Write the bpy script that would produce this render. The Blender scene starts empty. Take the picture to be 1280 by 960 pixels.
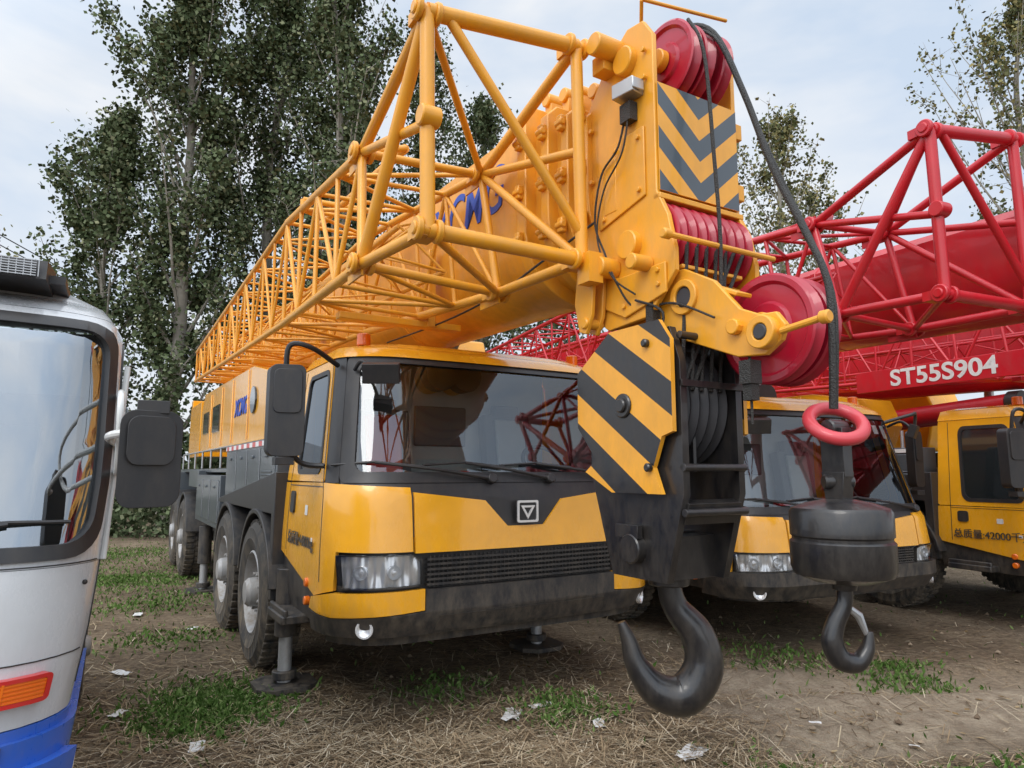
import bpy,bmesh,math,random
import numpy as np
from mathutils import Vector,Matrix,Euler,noise
random.seed(3); rng=np.random.default_rng(3)
V=Vector; R=math.radians
scene=bpy.context.scene; col=scene.collection

# ------------------------------------------------------------------ materials
def nodes(name):
    m=bpy.data.materials.new(name); m.use_nodes=True
    nt=m.node_tree; b=nt.nodes['Principled BSDF']; return m,nt,b
def N(nt,t,**k):
    n=nt.nodes.new(t)
    for a,v in k.items(): setattr(n,a,v)
    return n
def paint(name,c,rough=.3,metal=0.,dust=.35,coat=.4,var=.12,dustcol=(.24,.19,.13),bump=.0,bscale=60,zd=1.3,base=.14):
    m,nt,b=nodes(name); L=nt.links
    tc=N(nt,'ShaderNodeTexCoord')
    n1=N(nt,'ShaderNodeTexNoise'); n1.inputs['Scale'].default_value=2.3; n1.inputs['Detail'].default_value=3; n1.inputs['Roughness'].default_value=.65
    L.new(tc.outputs['Object'],n1.inputs['Vector'])
    hv=N(nt,'ShaderNodeHueSaturation'); hv.inputs['Color'].default_value=(*c,1)
    mr=N(nt,'ShaderNodeMapRange'); mr.inputs[1].default_value=.3; mr.inputs[2].default_value=.7; mr.inputs[3].default_value=1-var; mr.inputs[4].default_value=1+var*.5
    L.new(n1.outputs[0],mr.inputs[0]); L.new(mr.outputs[0],hv.inputs['Value'])
    sx=N(nt,'ShaderNodeSeparateXYZ'); L.new(tc.outputs['Object'],sx.inputs[0])
    mz=N(nt,'ShaderNodeMapRange'); mz.inputs[1].default_value=zd; mz.inputs[2].default_value=.2; mz.inputs[3].default_value=base; mz.inputs[4].default_value=1.0
    L.new(sx.outputs['Z'],mz.inputs[0])
    mp=N(nt,'ShaderNodeMapping'); mp.inputs['Scale'].default_value=(1,1,.4); L.new(tc.outputs['Object'],mp.inputs[0])
    n2=N(nt,'ShaderNodeTexNoise'); n2.inputs['Scale'].default_value=13; n2.inputs['Detail'].default_value=5; n2.inputs['Roughness'].default_value=.74
    L.new(mp.outputs[0],n2.inputs['Vector'])
    m2=N(nt,'ShaderNodeMapRange'); m2.inputs[1].default_value=.38; m2.inputs[2].default_value=.72
    L.new(n2.outputs[0],m2.inputs[0])
    mu=N(nt,'ShaderNodeMath',operation='MULTIPLY'); L.new(mz.outputs[0],mu.inputs[0]); L.new(m2.outputs[0],mu.inputs[1])
    mu2=N(nt,'ShaderNodeMath',operation='MULTIPLY'); L.new(mu.outputs[0],mu2.inputs[0]); mu2.inputs[1].default_value=dust
    mx=N(nt,'ShaderNodeMixRGB'); L.new(mu2.outputs[0],mx.inputs[0]); L.new(hv.outputs[0],mx.inputs[1]); mx.inputs[2].default_value=(*dustcol,1)
    L.new(mx.outputs[0],b.inputs['Base Color'])
    rr=N(nt,'ShaderNodeMapRange'); rr.inputs[3].default_value=rough; rr.inputs[4].default_value=min(1,rough+.35)
    L.new(mu.outputs[0],rr.inputs[0]); L.new(rr.outputs[0],b.inputs['Roughness'])
    b.inputs['Metallic'].default_value=metal; b.inputs['Coat Weight'].default_value=coat; b.inputs['Coat Roughness'].default_value=.08
    if bump>0:
        n3=N(nt,'ShaderNodeTexNoise'); n3.inputs['Scale'].default_value=bscale; n3.inputs['Detail'].default_value=2
        L.new(tc.outputs['Object'],n3.inputs['Vector'])
        bp=N(nt,'ShaderNodeBump'); bp.inputs['Strength'].default_value=bump; bp.inputs['Distance'].default_value=.01
        L.new(n3.outputs[0],bp.inputs['Height']); L.new(bp.outputs[0],b.inputs['Normal'])
    return m
def glassm(name,tint,fmin=.12,rough=.03):
    m,nt,b=nodes(name); L=nt.links; nt.nodes.remove(b); out=nt.nodes['Material Output']
    t=N(nt,'ShaderNodeBsdfTransparent'); t.inputs[0].default_value=(*tint,1)
    g=N(nt,'ShaderNodeBsdfGlossy'); g.inputs['Roughness'].default_value=rough; g.inputs['Color'].default_value=(.9,.95,1,1)
    f=N(nt,'ShaderNodeFresnel'); f.inputs[0].default_value=1.5
    a=N(nt,'ShaderNodeMath',operation='ADD'); a.inputs[1].default_value=fmin; a.use_clamp=True; L.new(f.outputs[0],a.inputs[0])
    mx=N(nt,'ShaderNodeMixShader'); L.new(a.outputs[0],mx.inputs[0]); L.new(t.outputs[0],mx.inputs[1]); L.new(g.outputs[0],mx.inputs[2]); L.new(mx.outputs[0],out.inputs[0])
    return m
M={}
M['cab']=paint('cab_yellow_paint',(.88,.405,.014),.24,dust=.42,coat=.6)
M['boom']=paint('boom_yellow_paint',(.82,.355,.014),.36,dust=.42,coat=.2,zd=4.2,base=.45,dustcol=(.40,.27,.12))
M['red']=paint('boom_red_paint',(.54,.007,.018),.34,dust=.30,coat=.25,zd=4,base=.4,dustcol=(.22,.07,.06))
M['sheave']=paint('sheave_red',(.42,.006,.03),.33,dust=.3,zd=3,base=.4,dustcol=(.2,.06,.06))
M['black']=paint('black_plastic',(.022,.022,.024),.42,dust=.55,coat=0)
M['blackp']=paint('black_paint',(.012,.012,.014),.28,dust=.16,coat=.3,bump=.12,bscale=18,zd=2.5,base=.4)
M['grey']=paint('charcoal_paint',(.070,.083,.095),.38,dust=.5)
M['rubber']=paint('tyre_rubber',(.026,.025,.024),.75,dust=.8,coat=0)
M['steel']=paint('galvanised_steel',(.45,.46,.47),.38,metal=.7,dust=.4,coat=0)
M['rim']=paint('rim_steel',(.38,.38,.38),.5,metal=.3,dust=.9,coat=0)
M['chrome']=paint('chrome',(.88,.89,.9),.09,metal=1,dust=.05,coat=0,var=.02)
M['refr']=paint('lamp_reflector',(.86,.87,.88),.16,metal=.45,dust=.05,coat=.5,var=.02)
M['white']=paint('white_paint',(.74,.74,.72),.45,dust=.3,coat=0)
M['blue']=paint('blue_lettering',(.015,.07,.45),.35,dust=.1,coat=0)
M['bluep']=paint('blue_paint',(.02,.12,.55),.25,dust=.3)
M['silver']=paint('silver_white_paint',(.58,.60,.62),.25,metal=.0,dust=.4,coat=.6)
M['amber']=paint('amber_lens',(.85,.17,.01),.12,dust=.1)
M['lens']=glassm('lamp_lens',(.95,.95,.95),.05,.04)
M['glass']=glassm('windscreen_glass',(.78,.81,.79),.06,.02)
M['glasss']=glassm('side_window_glass',(.28,.31,.30),.05,.02)
M['glassr']=glassm('reflective_windscreen',(.45,.5,.48),.30,.03)
M['dglass']=paint('dark_side_glass',(.015,.02,.022),.04,dust=.08,coat=1)
M['mir']=paint('mirror_glass',(.7,.72,.75),.03,metal=1,dust=.03,coat=0)
M['int']=paint('cab_interior',(.42,.42,.42),.7,dust=.1,coat=0)
M['intd']=paint('dashboard',(.04,.04,.045),.55,dust=.1,coat=0)
M['seat']=paint('seat_cloth',(.13,.13,.14),.8,dust=.1,coat=0)
M['rope']=paint('wire_rope',(.045,.044,.042),.5,metal=.4,dust=.3,coat=0,bump=.9,bscale=160)
M['redr']=paint('lifting_ring_red',(.58,.045,.06),.45,dust=.3)
M['orange']=paint('stripe_orange',(.88,.39,.02),.35,dust=.3,zd=3.5,base=.5,dustcol=(.3,.2,.1))
M['chev']=paint('chevron_grey',(.06,.08,.10),.35,dust=.2)
M['refl']=paint('reflective_red',(.6,.02,.02),.3,dust=.2)
M['gold']=paint('mirror_bracket',(.62,.62,.60),.4,dust=.2)

# ------------------------------------------------------------------ geometry kit
def frame(d):
    d=d.normalized(); a=V((0,0,1)) if abs(d.z)<.9 else V((1,0,0))
    u=d.cross(a).normalized(); return u,d.cross(u).normalized()
class Geo:
    def __init__(s): s.v=[];s.f=[];s.m=[]
    def add(s,vs,fs,m=0):
        o=len(s.v); s.v+= [tuple(x) for x in vs]
        for i,f in enumerate(fs): s.f.append([o+k for k in f]); s.m.append(m if isinstance(m,int) else m[i])
    def box(s,c,size,rot=None,m=0):
        c=V(c); h=[x/2 for x in size]; E=Euler([R(a) for a in rot]).to_matrix() if rot else Matrix.Identity(3)
        vs=[c+E@V((x*h[0],y*h[1],z*h[2])) for z in(-1,1) for y in(-1,1) for x in(-1,1)]
        s.add(vs,[(0,2,3,1),(4,5,7,6),(0,1,5,4),(2,6,7,3),(0,4,6,2),(1,3,7,5)],m)
    def prism(s,pts,pl,a,b,m=0):
        n=len(pts)
        def mp(p,t): return {'yz':(t,p[0],p[1]),'xz':(p[0],t,p[1]),'xy':(p[0],p[1],t)}[pl]
        vs=[mp(p,a) for p in pts]+[mp(p,b) for p in pts]
        s.add(vs,[list(range(n))[::-1],list(range(n,2*n))]+[(i,(i+1)%n,n+(i+1)%n,n+i) for i in range(n)],m)
    def sweep(s,pts,rad,m=0,seg=10,caps=True):
        pts=[V(p) for p in pts]; n=len(pts)
        if not hasattr(rad,'__len__'): rad=[rad]*n
        t0=(pts[1]-pts[0]); u,w=frame(t0); vs=[]
        for i,p in enumerate(pts):
            t=(pts[min(i+1,n-1)]-pts[max(i-1,0)]).normalized()
            u=(u-t*u.dot(t)).normalized(); w=t.cross(u)
            for k in range(seg):
                a=2*math.pi*k/seg; vs.append(p+(u*math.cos(a)+w*math.sin(a))*rad[i])
        fs=[(i*seg+k,i*seg+(k+1)%seg,(i+1)*seg+(k+1)%seg,(i+1)*seg+k) for i in range(n-1) for k in range(seg)]
        if caps: fs+=[list(range(seg))[::-1],[(n-1)*seg+k for k in range(seg)]]
        s.add(vs,fs,m)
    def tube(s,p,q,r,m=0,seg=10): s.sweep([p,q],r,m,seg)
    def smooth(s,pts,rad,m=0,seg=10,sub=6):
        P=[V(p) for p in pts]; n=len(P)
        if not hasattr(rad,'__len__'): rad=[rad]*n
        o=[];rr=[]
        for i in range(n-1):
            a,b,c,d=P[max(i-1,0)],P[i],P[i+1],P[min(i+2,n-1)]
            for k in range(sub):
                t=k/sub
                o.append(.5*((2*b)+(c-a)*t+(2*a-5*b+4*c-d)*t*t+(3*b-a-3*c+d)*t**3)); rr.append(rad[i]*(1-t)+rad[i+1]*t)
        o.append(P[-1]); rr.append(rad[-1]); s.sweep(o,rr,m,seg)
    def lathe(s,prof,c,axis,m=0,seg=32,closed=False):
        c=V(c); A=V(axis).normalized(); u,w=frame(A); vs=[]; n=len(prof)
        for r,h in prof:
            for k in range(seg):
                a=2*math.pi*k/seg; vs.append(c+A*h+(u*math.cos(a)+w*math.sin(a))*max(r,.0005))
        rng_=range(n if closed else n-1)
        fs=[(i*seg+k,i*seg+(k+1)%seg,((i+1)%n)*seg+(k+1)%seg,((i+1)%n)*seg+k) for i in rng_ for k in range(seg)]
        s.add(vs,fs,m)
    def cyl(s,c,axis,r,h,m=0,seg=24,b=.006): s.lathe([(0,-h/2),(r-b,-h/2),(r,-h/2+b),(r,h/2-b),(r-b,h/2),(0,h/2)],c,axis,m,seg)
    def torus(s,c,axis,RR,r,m=0,seg=32,ss=10):
        s.lathe([(RR+r*math.cos(2*math.pi*k/ss),r*math.sin(2*math.pi*k/ss)) for k in range(ss)],c,axis,m,seg,True)
    def patch(s,polys,mapf,off=0.,thick=0.,m=0,ustep=.06,zstep=.12,cuts=(),matfn=None):
        bm=bmesh.new()
        for poly in polys: bm.faces.new([bm.verts.new((p[0],p[1],0)) for p in poly])
        bmesh.ops.remove_doubles(bm,verts=bm.verts[:],dist=1e-5)
        bmesh.ops.triangulate(bm,faces=bm.faces[:])
        allc=list(cuts)
        xs=[v.co.x for v in bm.verts]; zs=[v.co.y for v in bm.verts]
        if ustep: allc+=[((k*ustep,0,0),(1,0,0)) for k in range(math.ceil(min(xs)/ustep),math.floor(max(xs)/ustep)+1)]
        if zstep: allc+=[((0,k*zstep,0),(0,1,0)) for k in range(math.ceil(min(zs)/zstep),math.floor(max(zs)/zstep)+1)]
        for co,no in allc:
            bmesh.ops.bisect_plane(bm,geom=bm.verts[:]+bm.edges[:]+bm.faces[:],plane_co=co,plane_no=no,dist=1e-6)
        bm.normal_update()
        for f in bm.faces:
            if f.normal.z<0: f.normal_flip()
        bm.verts.index_update(); n=len(bm.verts)
        vs=[mapf(v.co.x,v.co.y,off) for v in bm.verts]; fs=[];ms=[]
        if thick: vs+=[mapf(v.co.x,v.co.y,off-thick) for v in bm.verts]
        for f in bm.faces:
            c=f.calc_center_median(); mm=matfn(c.x,c.y) if matfn else m
            ids=[v.index for v in f.verts]; fs.append(ids); ms.append(mm)
            if thick: fs.append([i+n for i in ids[::-1]]); ms.append(mm)
        if thick:
            for e in bm.edges:
                if len(e.link_faces)==1:
                    a,b=e.verts[0].index,e.verts[1].index; fs.append((a,b,b+n,a+n)); ms.append(m)
        bm.free(); s.add(vs,fs,ms)
    def obj(s,name,parent,mats,angle=35,bevel=0,recalc=True):
        me=bpy.data.meshes.new(name); me.from_pydata(s.v,[],s.f)
        if not isinstance(mats,(list,tuple)): mats=[mats]
        for m in mats: me.materials.append(M[m] if isinstance(m,str) else m)
        me.polygons.foreach_set('material_index',s.m)
        if recalc:
            bm=bmesh.new(); bm.from_mesh(me); bmesh.ops.recalc_face_normals(bm,faces=bm.faces[:]); bm.to_mesh(me); bm.free()
        me.polygons.foreach_set('use_smooth',[True]*len(me.polygons)); me.set_sharp_from_angle(angle=R(angle)); me.update()
        ob=bpy.data.objects.new(name,me); col.objects.link(ob); ob.parent=parent
        if bevel:
            b=ob.modifiers.new('bevel','BEVEL'); b.width=bevel; b.segments=2; b.limit_method='ANGLE'; b.angle_limit=R(50)
        return ob
def empty(name,x,y,yaw):
    e=bpy.data.objects.new(name,None); e.location=(x,y,0); e.rotation_euler[2]=R(yaw); col.objects.link(e); return e
def text(name,parent,s,size,c,xd,yd,mat,ext=.002,shear=0,sx=1,bold=0):
    cu=bpy.data.curves.new(name,'FONT'); cu.body=s; cu.size=size; cu.extrude=ext; cu.align_x='CENTER'; cu.align_y='CENTER'; cu.shear=shear; cu.offset=bold
    cu.materials.append(M[mat]); ob=bpy.data.objects.new(name,cu); col.objects.link(ob); ob.parent=parent
    X=V(xd).normalized();Y=V(yd).normalized();Z=X.cross(Y)
    m=Matrix((X*sx,Y,Z)).transposed().to_4x4(); m.translation=V(c); ob.matrix_local=m; return ob
def interp(tab,z):
    if z<=tab[0][0]: return tab[0][1]
    for (a,b),(c,d) in zip(tab,tab[1:]):
        if z<=c: return b+(d-b)*(z-a)/(c-a)
    return tab[-1][1]
def rrect(u0,z0,u1,z1,r,seg=4):
    o=[]
    for cx,cz,a0 in((u1-r,z0+r,-90),(u1-r,z1-r,0),(u0+r,z1-r,90),(u0+r,z0+r,180)):
        for k in range(seg+1):
            a=R(a0+90*k/seg); o.append((cx+r*math.cos(a),cz+r*math.sin(a)))
    return o
def ring(o,i): n=len(o); return [[o[k],o[(k+1)%n],i[(k+1)%n],i[k]] for k in range(n)]
def mir(p): return [(-a,b) for a,b in p][::-1]
def surf(w0,r,D,ytab,wtab,zm=lambda z:z,bulge=.05):
    L0=w0-r; q=math.pi*r/2
    def f(u,z,off=0.):
        w=interp(wtab,z); L=w-r; s=1 if u>=0 else -1; a=abs(u)
        if a<=L0: x=a*L/L0; y=0; n=(0,-1)
        elif a<=L0+q: t=(a-L0)/r; x=L+r*math.sin(t); y=r*(1-math.cos(t)); n=(math.sin(t),-math.cos(t))
        else: x=w; y=r+a-L0-q; n=(1,0)
        k=max(0,1-y/D)
        y+=interp(ytab,z)*k + bulge*min(1,x/w)**2*k
        return V((s*(x+n[0]*off),y+n[1]*off,zm(z)))
    f.side=L0+q; f.rear=L0+q+D-r
    return f

# ------------------------------------------------------------------ wheels
def wheel(G,x,s,side,rad=.59,dual=False):
    k=rad/.58; c=(x-side*.16,s,rad)
    ax=(side,0,0)
    G.lathe([(.33*k,-.15),(.45*k,-.165),(.54*k,-.155),(.575*k,-.125),(.575*k,.125),(.54*k,.155),(.53*k,.158),(.525*k,.163),(.45*k,.165),(.44*k,.170),(.43*k,.165),(.36*k,.15),(.33*k,.13)],c,ax,0,40)
    for i in range(44):
        a=2*math.pi*i/44
        for sd in(-1,1):
            G.box((c[0]+sd*.07,c[1]+math.sin(a+sd*.03)*.58*k,c[2]+math.cos(a+sd*.03)*.58*k),(.12,.045,.03),(-math.degrees(a+sd*.03),0,0),0)
    G.lathe([(.34*k,.14),(.325*k,.15),(.31*k,.12),(.29*k,.02),(.22*k,-.01),(.20*k,.02),(.19*k,.06),(.12*k,.08),(.115*k,.17),(.09*k,.20),(0,.205)],c,ax,1,32)
    for i in range(10):
        a=2*math.pi*i/10
        G.cyl((c[0]+side*.03,c[1]+math.sin(a)*.245*k,c[2]+math.cos(a)*.245*k),ax,.02,.06,1,8,.003)
    for i in range(8):
        a=2*math.pi*(i+.5)/8
        G.cyl((c[0]+side*.10,c[1]+math.sin(a)*.15*k,c[2]+math.cos(a)*.15*k),ax,.014,.05,1,8,.003)

# ------------------------------------------------------------------ crane cab
YT=[(.55,.08),(.72,.0),(1.08,0),(1.45,.035),(1.56,.09),(2.36,.34),(2.44,.40),(2.5,.52)]
WT=[(.55,1.26),(.72,1.3),(1.1,1.3),(1.5,1.28),(2.4,1.17),(2.5,1.10)]
def crane_cab(P,zm,style,mass):
    S=surf(1.3,.42,1.5,YT,WT,zm); RE=S.rear; SD=S.side
    both=lambda p:[p,mir(p)]
    G=Geo()   # painted panels
    hood=[(-.82,1.09),(.82,1.09),(.84,1.47),(.32,1.41),(.15,1.235),(-.15,1.235),(-.32,1.41),(-.84,1.47)]
    G.patch([hood],S,.014,.03)
    for p in both([(.835,1.10),(1.33,1.10),(1.345,.86),(1.62,.80),(RE,1.0),(RE,1.52),(1.50,1.53),(.86,1.50)]): G.patch([p],S,.012,.03)
    if style==0:
        for p in both([(.76,.74),(1.34,.70),(1.66,.72),(1.62,.795),(1.34,.85),(.76,.87)]): G.patch([p],S,.03,.05)
    for sg in(1,-1):
        o=rrect(1.50,1.535,RE,2.40,.03); i=rrect(1.60,1.60,RE-.32,2.32,.08)
        rg=ring(o,i)
        if sg<0: rg=[mir(q) for q in rg]
        G.patch(rg,S,.012,.03)
    # roof band (bent shell)
    G.patch([[(-RE,2.402),(RE,2.402),(RE,2.5),(-RE,2.5)]],S,.02,.03)
    us=[-RE+2*RE*k/60 for k in range(61)]
    o1=[S(u,2.5,.02) for u in us]; cc=V((0,.9,zm(2.5)+.05)); o2=[(p*.86+cc*.14) for p in o1]
    for p in o2: p.z=zm(2.5)+.035
    n=len(o1); G.add(o1+o2+[cc],[(k,k+1,n+k+1,n+k) for k in range(n-1)]+[(n+k,n+k+1,2*n) for k in range(n-1)]+[(n-1,0,n,2*n-1),(2*n-1,n,2*n)])
    G.prism([(-1.26,zm(.9)),(1.26,zm(.9)),(1.26,zm(1.5)),(1.14,zm(2.42)),(1.05,zm(2.5)),(-1.05,zm(2.5)),(-1.14,zm(2.42)),(-1.26,zm(1.5))],'xz',1.49,1.52)
    G.obj('cab_body_panels',P,'cab',30)
    # black parts
    B=Geo()
    B.patch([[(-RE+.02,.62),(RE-.02,.62),(RE-.02,1.50),(-RE+.02,1.50)]],S,-.035,.0)
    B.patch([[(-1.34,1.19),(1.34,1.19),(1.34,1.585),(-1.34,1.585)]],S,-.004,.02)
    B.patch(ring(rrect(-1.335,1.53,1.335,2.40,.05),rrect(-1.22,1.60,1.22,2.355,.07)),S,.004,.03)
    for sg in(1,-1):
        q=[(1.336,1.53),(1.498,1.53),(1.498,2.40),(1.336,2.40)]; B.patch([q if sg>0 else mir(q)],S,.006,.03)
        rg=ring(rrect(1.585,1.585,RE-.305,2.335,.09),rrect(1.625,1.62,RE-.345,2.30,.07))
        if sg<0: rg=[mir(p) for p in rg]
        B.patch(rg,S,.018,.03)
        # door seams
        for q in([(1.505,.9),(1.512,.9),(1.512,2.38),(1.505,2.38)],[(RE-.16,1.02),(RE-.153,1.02),(RE-.153,2.38),(RE-.16,2.38)],[(1.51,1.5),(RE-.16,1.5),(RE-.16,1.506),(1.51,1.506)]):
            B.patch([q if sg>0 else mir(q)],S,.0145,.004)
        q=rrect(RE-.36,1.30,RE-.24,1.46,.03); B.patch([q if sg>0 else mir(q)],S,.026,.02)
        q=[(1.62,.60),(RE,.60),(RE,.99),(1.66,.80)]; B.patch([q if sg>0 else mir(q)],S,-.01,.03)
    # bumper
    if style==0:
        B.patch([[(-1.66,.58),(1.66,.58),(1.66,.715),(1.34,.695),(.755,.735),(.755,.865),(-.755,.865),(-.755,.735),(-1.34,.695),(-1.66,.715)]],S,.035,.06)
        B.patch([[(-.70,.60),(.70,.60),(.66,.70),(-.66,.70)]],S,.043,.02)
    else:
        B.patch([[(-1.66,.56),(1.66,.56),(1.62,.86),(.76,.88),(-.76,.88),(-1.62,.86)]],S,.045,.07)
    B.patch([[(-1.5,.52),(1.5,.52),(1.5,.58),(-1.5,.58)]],S,-.02,.06)
    # grille slats
    for k in range(6):
        z=.885+k*.031; B.patch([[(-.74,z),(.74,z),(.74,z+.014),(-.74,z+.014)]],S,.012,.03,zstep=0)
    for k in range(-24,25):
        u=k*.03; B.patch([[(u,.875),(u+.006,.875),(u+.006,1.07),(u,1.07)]],S,.002,.01,ustep=0,zstep=0)
    B.obj('cab_trim_and_bumper',P,'black',30)
    Gl=Geo(); Gl.patch([rrect(-1.24,1.58,1.24,2.375,.05)],S,-.008,0); Gl.obj('windscreen',P,'glass',60,recalc=False)
    Gs=Geo()
    for sg in(1,-1):
        q=rrect(1.61,1.605,RE-.33,2.315,.07); Gs.patch([q if sg>0 else mir(q)],S,.006,0)
    Gs.obj('side_windows',P,'glasss' if style==0 else 'dglass',60,recalc=False)
    # headlights
    H=Geo(); C=Geo(); HB=Geo()
    q0=[(.765,.885),(1.30,.87),(1.325,1.08),(.84,1.085),(.775,1.05)]
    def wav(u,z,o): return S(u,z,o+.009*math.sin(abs(u)*34)*math.cos((z-.97)*24)+.003*math.sin(abs(u)*120))
    for sg in(1,-1):
        H.patch([q0 if sg>0 else mir(q0)],wav,-.022,0,ustep=.009,zstep=.02)
        for uu,rr in((.95,.042),(1.16,.042)):
            p=S(sg*uu,.975,-.006); d=(S(sg*uu,.975,.1)-p).normalized()
            H.lathe([(0,.006),(.014,.004),(.016,-.012),(rr*.8,-.004),(rr,.008),(rr+.004,.006),(rr+.004,-.02)],p,d,0,20)
        C.patch([q0 if sg>0 else mir(q0)],S,.02,0)
        rg=q0; cx=sum(a for a,b in rg)/5; cz=sum(b for a,b in rg)/5
        rg2=[(cx+(a-cx)*.97,cz+(b-cz)*.93) for a,b in rg]; rr_=ring(rg,rg2); HB.patch(rr_ if sg>0 else [mir(p) for p in rr_],S,.019,.04)
        p=S(sg*1.12,.64,.03); d=(S(sg*1.12,.64,.1)-p).normalized()
        H.lathe([(0,0),(.03,.004),(.045,.02),(.055,.02),(.055,-.01)],p,d,0,20)
    H.obj('headlight_reflectors',P,'refr',40); C.obj('headlight_lenses',P,'lens',50,recalc=False); HB.obj('headlight_bezels',P,'black')
    A=Geo()
    for sg in(1,-1):
        for uu,zz in((1.80,.74),(1.80,.86)):
            p=S(sg*uu,zz,.01); A.cyl(p,(sg,0,0),.03,.04)
    A.cyl((-.95,.75,zm(2.5)+.07),(0,0,1),.05,.09); A.cyl((.95,.75,zm(2.5)+.07),(0,0,1),.05,.09)
    A.obj('marker_lamps',P,'amber')
    # badge
    bz=(zm(1.33)); E=Geo(); y=S(0,1.33,.03).y
    E.box((0,y,bz),(.17,.02,.15),m=1); 
    E.patch(ring(rrect(-.085,-.075,.085,.075,.012),rrect(-.07,-.06,.07,.06,.01)),lambda u,z,o:V((u,y-.012-o,bz+z)),.006,.01,ustep=0,zstep=0)
    tri=[(0,-.052),(.058,.04),(-.058,.04)]; t2=[(0,-.024),(.032,.026),(-.032,.026)]
    E.patch(ring(tri,t2),lambda u,z,o:V((u,y-.012-o,bz+z)),.006,.01,ustep=0,zstep=0)
    E.obj('front_badge',P,['refr','black'])
    # stickers
    Sk=Geo()
    for (a,b,c,d) in((-1.95,1.30,-1.88,1.37),(-1.74,1.12,-1.70,1.16)): Sk.patch([rrect(a,b,c,d,.008)],S,.0165,.002,ustep=0,zstep=0)
    for (a,b,c,d) in((.96,2.18,1.05,2.30),(.82,2.22,.90,2.30)): Sk.patch([[(a,b),(c,b),(c,d),(a,d)]],S,-.012,.001,ustep=0,zstep=0)
    Sk.obj('stickers',P,'white')
    # interior
    I=Geo()
    I.box((0,.62,zm(1.38)),(2.2,.5,.30),m=1)
    I.box((.55,.50,zm(1.6)-.03),(.5,.25,.12),(15,0,0),m=1)
    I.box((0,1.46,zm(1.9)),(2.2,.03,zm(2.45)-zm(1.2)),m=0)
    I.box((0,.9,zm(1.1)),(2.3,1.1,.04),m=1)
    for x in(-.6,.6):
        I.box((x,1.05,zm(1.45)),(.5,.5,.15),m=4); I.box((x,1.3,zm(1.8)),(.48,.14,.62),(-10,0,0),m=4); I.box((x,1.33,zm(2.12)),(.26,.1,.16),m=4)
        I.box((x,1.215,zm(1.82)),(.30,.04,.5),(-10,0,0),m=2 if x<0 else 0)
    I.torus((.6,.66,zm(1.66)),(0,-.75,.66),.2,.018,1); I.box((.6,.68,zm(1.64)),(.36,.03,.04),m=1)
    I.box((-.15,.75,zm(1.58)),(.16,.1,.06),m=2); I.box((.12,.7,zm(1.58)),(.2,.08,.05),m=3); I.box((-.9,1.42,zm(2.1)),(.2,.05,.12),m=3)
    I.box((0,1.43,zm(2.0)),(.5,.03,.35),m=4)
    I.obj('cab_interior',P,['int','intd','refl','white','seat'],bevel=.02)
    # wipers
    W=Geo()
    for u0,u1 in((-.25,-1.08),(.25,-.45),(.95,.15)):
        a=S(u0,1.555,.03); b=S((u0+u1)/2,1.615,.05); c=S(u1,1.66,.03)
        W.smooth([a,b,c],[.016,.011,.008],0,8,3); W.cyl(a,(0,-1,.3),.035,.05)
        W.sweep([S(u1-.32,1.645,.022),S(u1,1.665,.022),S(u1+.32,1.635,.022)],.009,0,6)
    W.obj('wipers',P,'black')
    # mirrors
    for sg in(-1,1):
        Q=Geo(); mx=sg*1.55; z0=zm(2.0)
        o=rrect(-.115,-.30,.115,.30,.05,4); 
        Q.patch([o],lambda u,z,of:V((mx+u*.95+sg*0,.50-of+u*.25*sg,z0+z)),.05,.10,ustep=0,zstep=0)
        Q.patch([rrect(-.09,-.02,.09,.27,.04,4)],lambda u,z,of:V((mx+u*.95+sg*0,.50-of+u*.25*sg,z0+z)),.062,.02,ustep=0,zstep=0)
        Q.smooth([S(sg*1.42,2.34,.02),(sg*1.42,.42,zm(2.42)),(mx,.46,zm(2.42)),(mx,.50,z0+.2)],.018,0,8)
        Q.smooth([S(sg*1.5,1.64,.02),(sg*1.42,.55,zm(1.66)),(mx,.5,z0-.22)],.018,0,8)
        Q.box((mx+sg*.0,.5,z0-.36 if style else z0-.33),(.12,.09,.05))
        Q.smooth([S(sg*1.25,2.3,.02),S(sg*1.15,2.34,.16),S(sg*1.08,2.26,.24)],.014,0,8)
        q=S(sg*1.05,2.24,.25); Q.box(q,(.24,.07,.13),(20,0,sg*30))
        Q.obj('wing_mirror',P,'black',bevel=.015)
        Q=Geo(); Q.patch([rrect(-.095,-.27,.095,.27,.04,4)],lambda u,z,of:V((mx+u*.95,.50+of+u*.25*sg,z0+z)),.053,0,ustep=0,zstep=0); Q.obj('mirror_glass',P,'mir')
    # door steps
    T=Geo()
    for sg in(-1,1):
        T.box((sg*1.28,1.12,.58),(.30,.46,.06)); T.box((sg*1.18,1.12,.75),(.08,.46,.35)); T.box((sg*1.40,1.12,.60),(.03,.46,.10))
    T.obj('door_steps',P,'black',bevel=.01)
    if mass:
        text('gross_mass_lettering',P,mass,.105,(-1.322,.92,zm(1.12)),(0,-1,0),(0,0,1),'black',bold=.001)
        text('gross_mass_lettering',P,mass,.105,(1.322,.92,zm(1.12)),(0,1,0),(0,0,1),'black',bold=.001)

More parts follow.
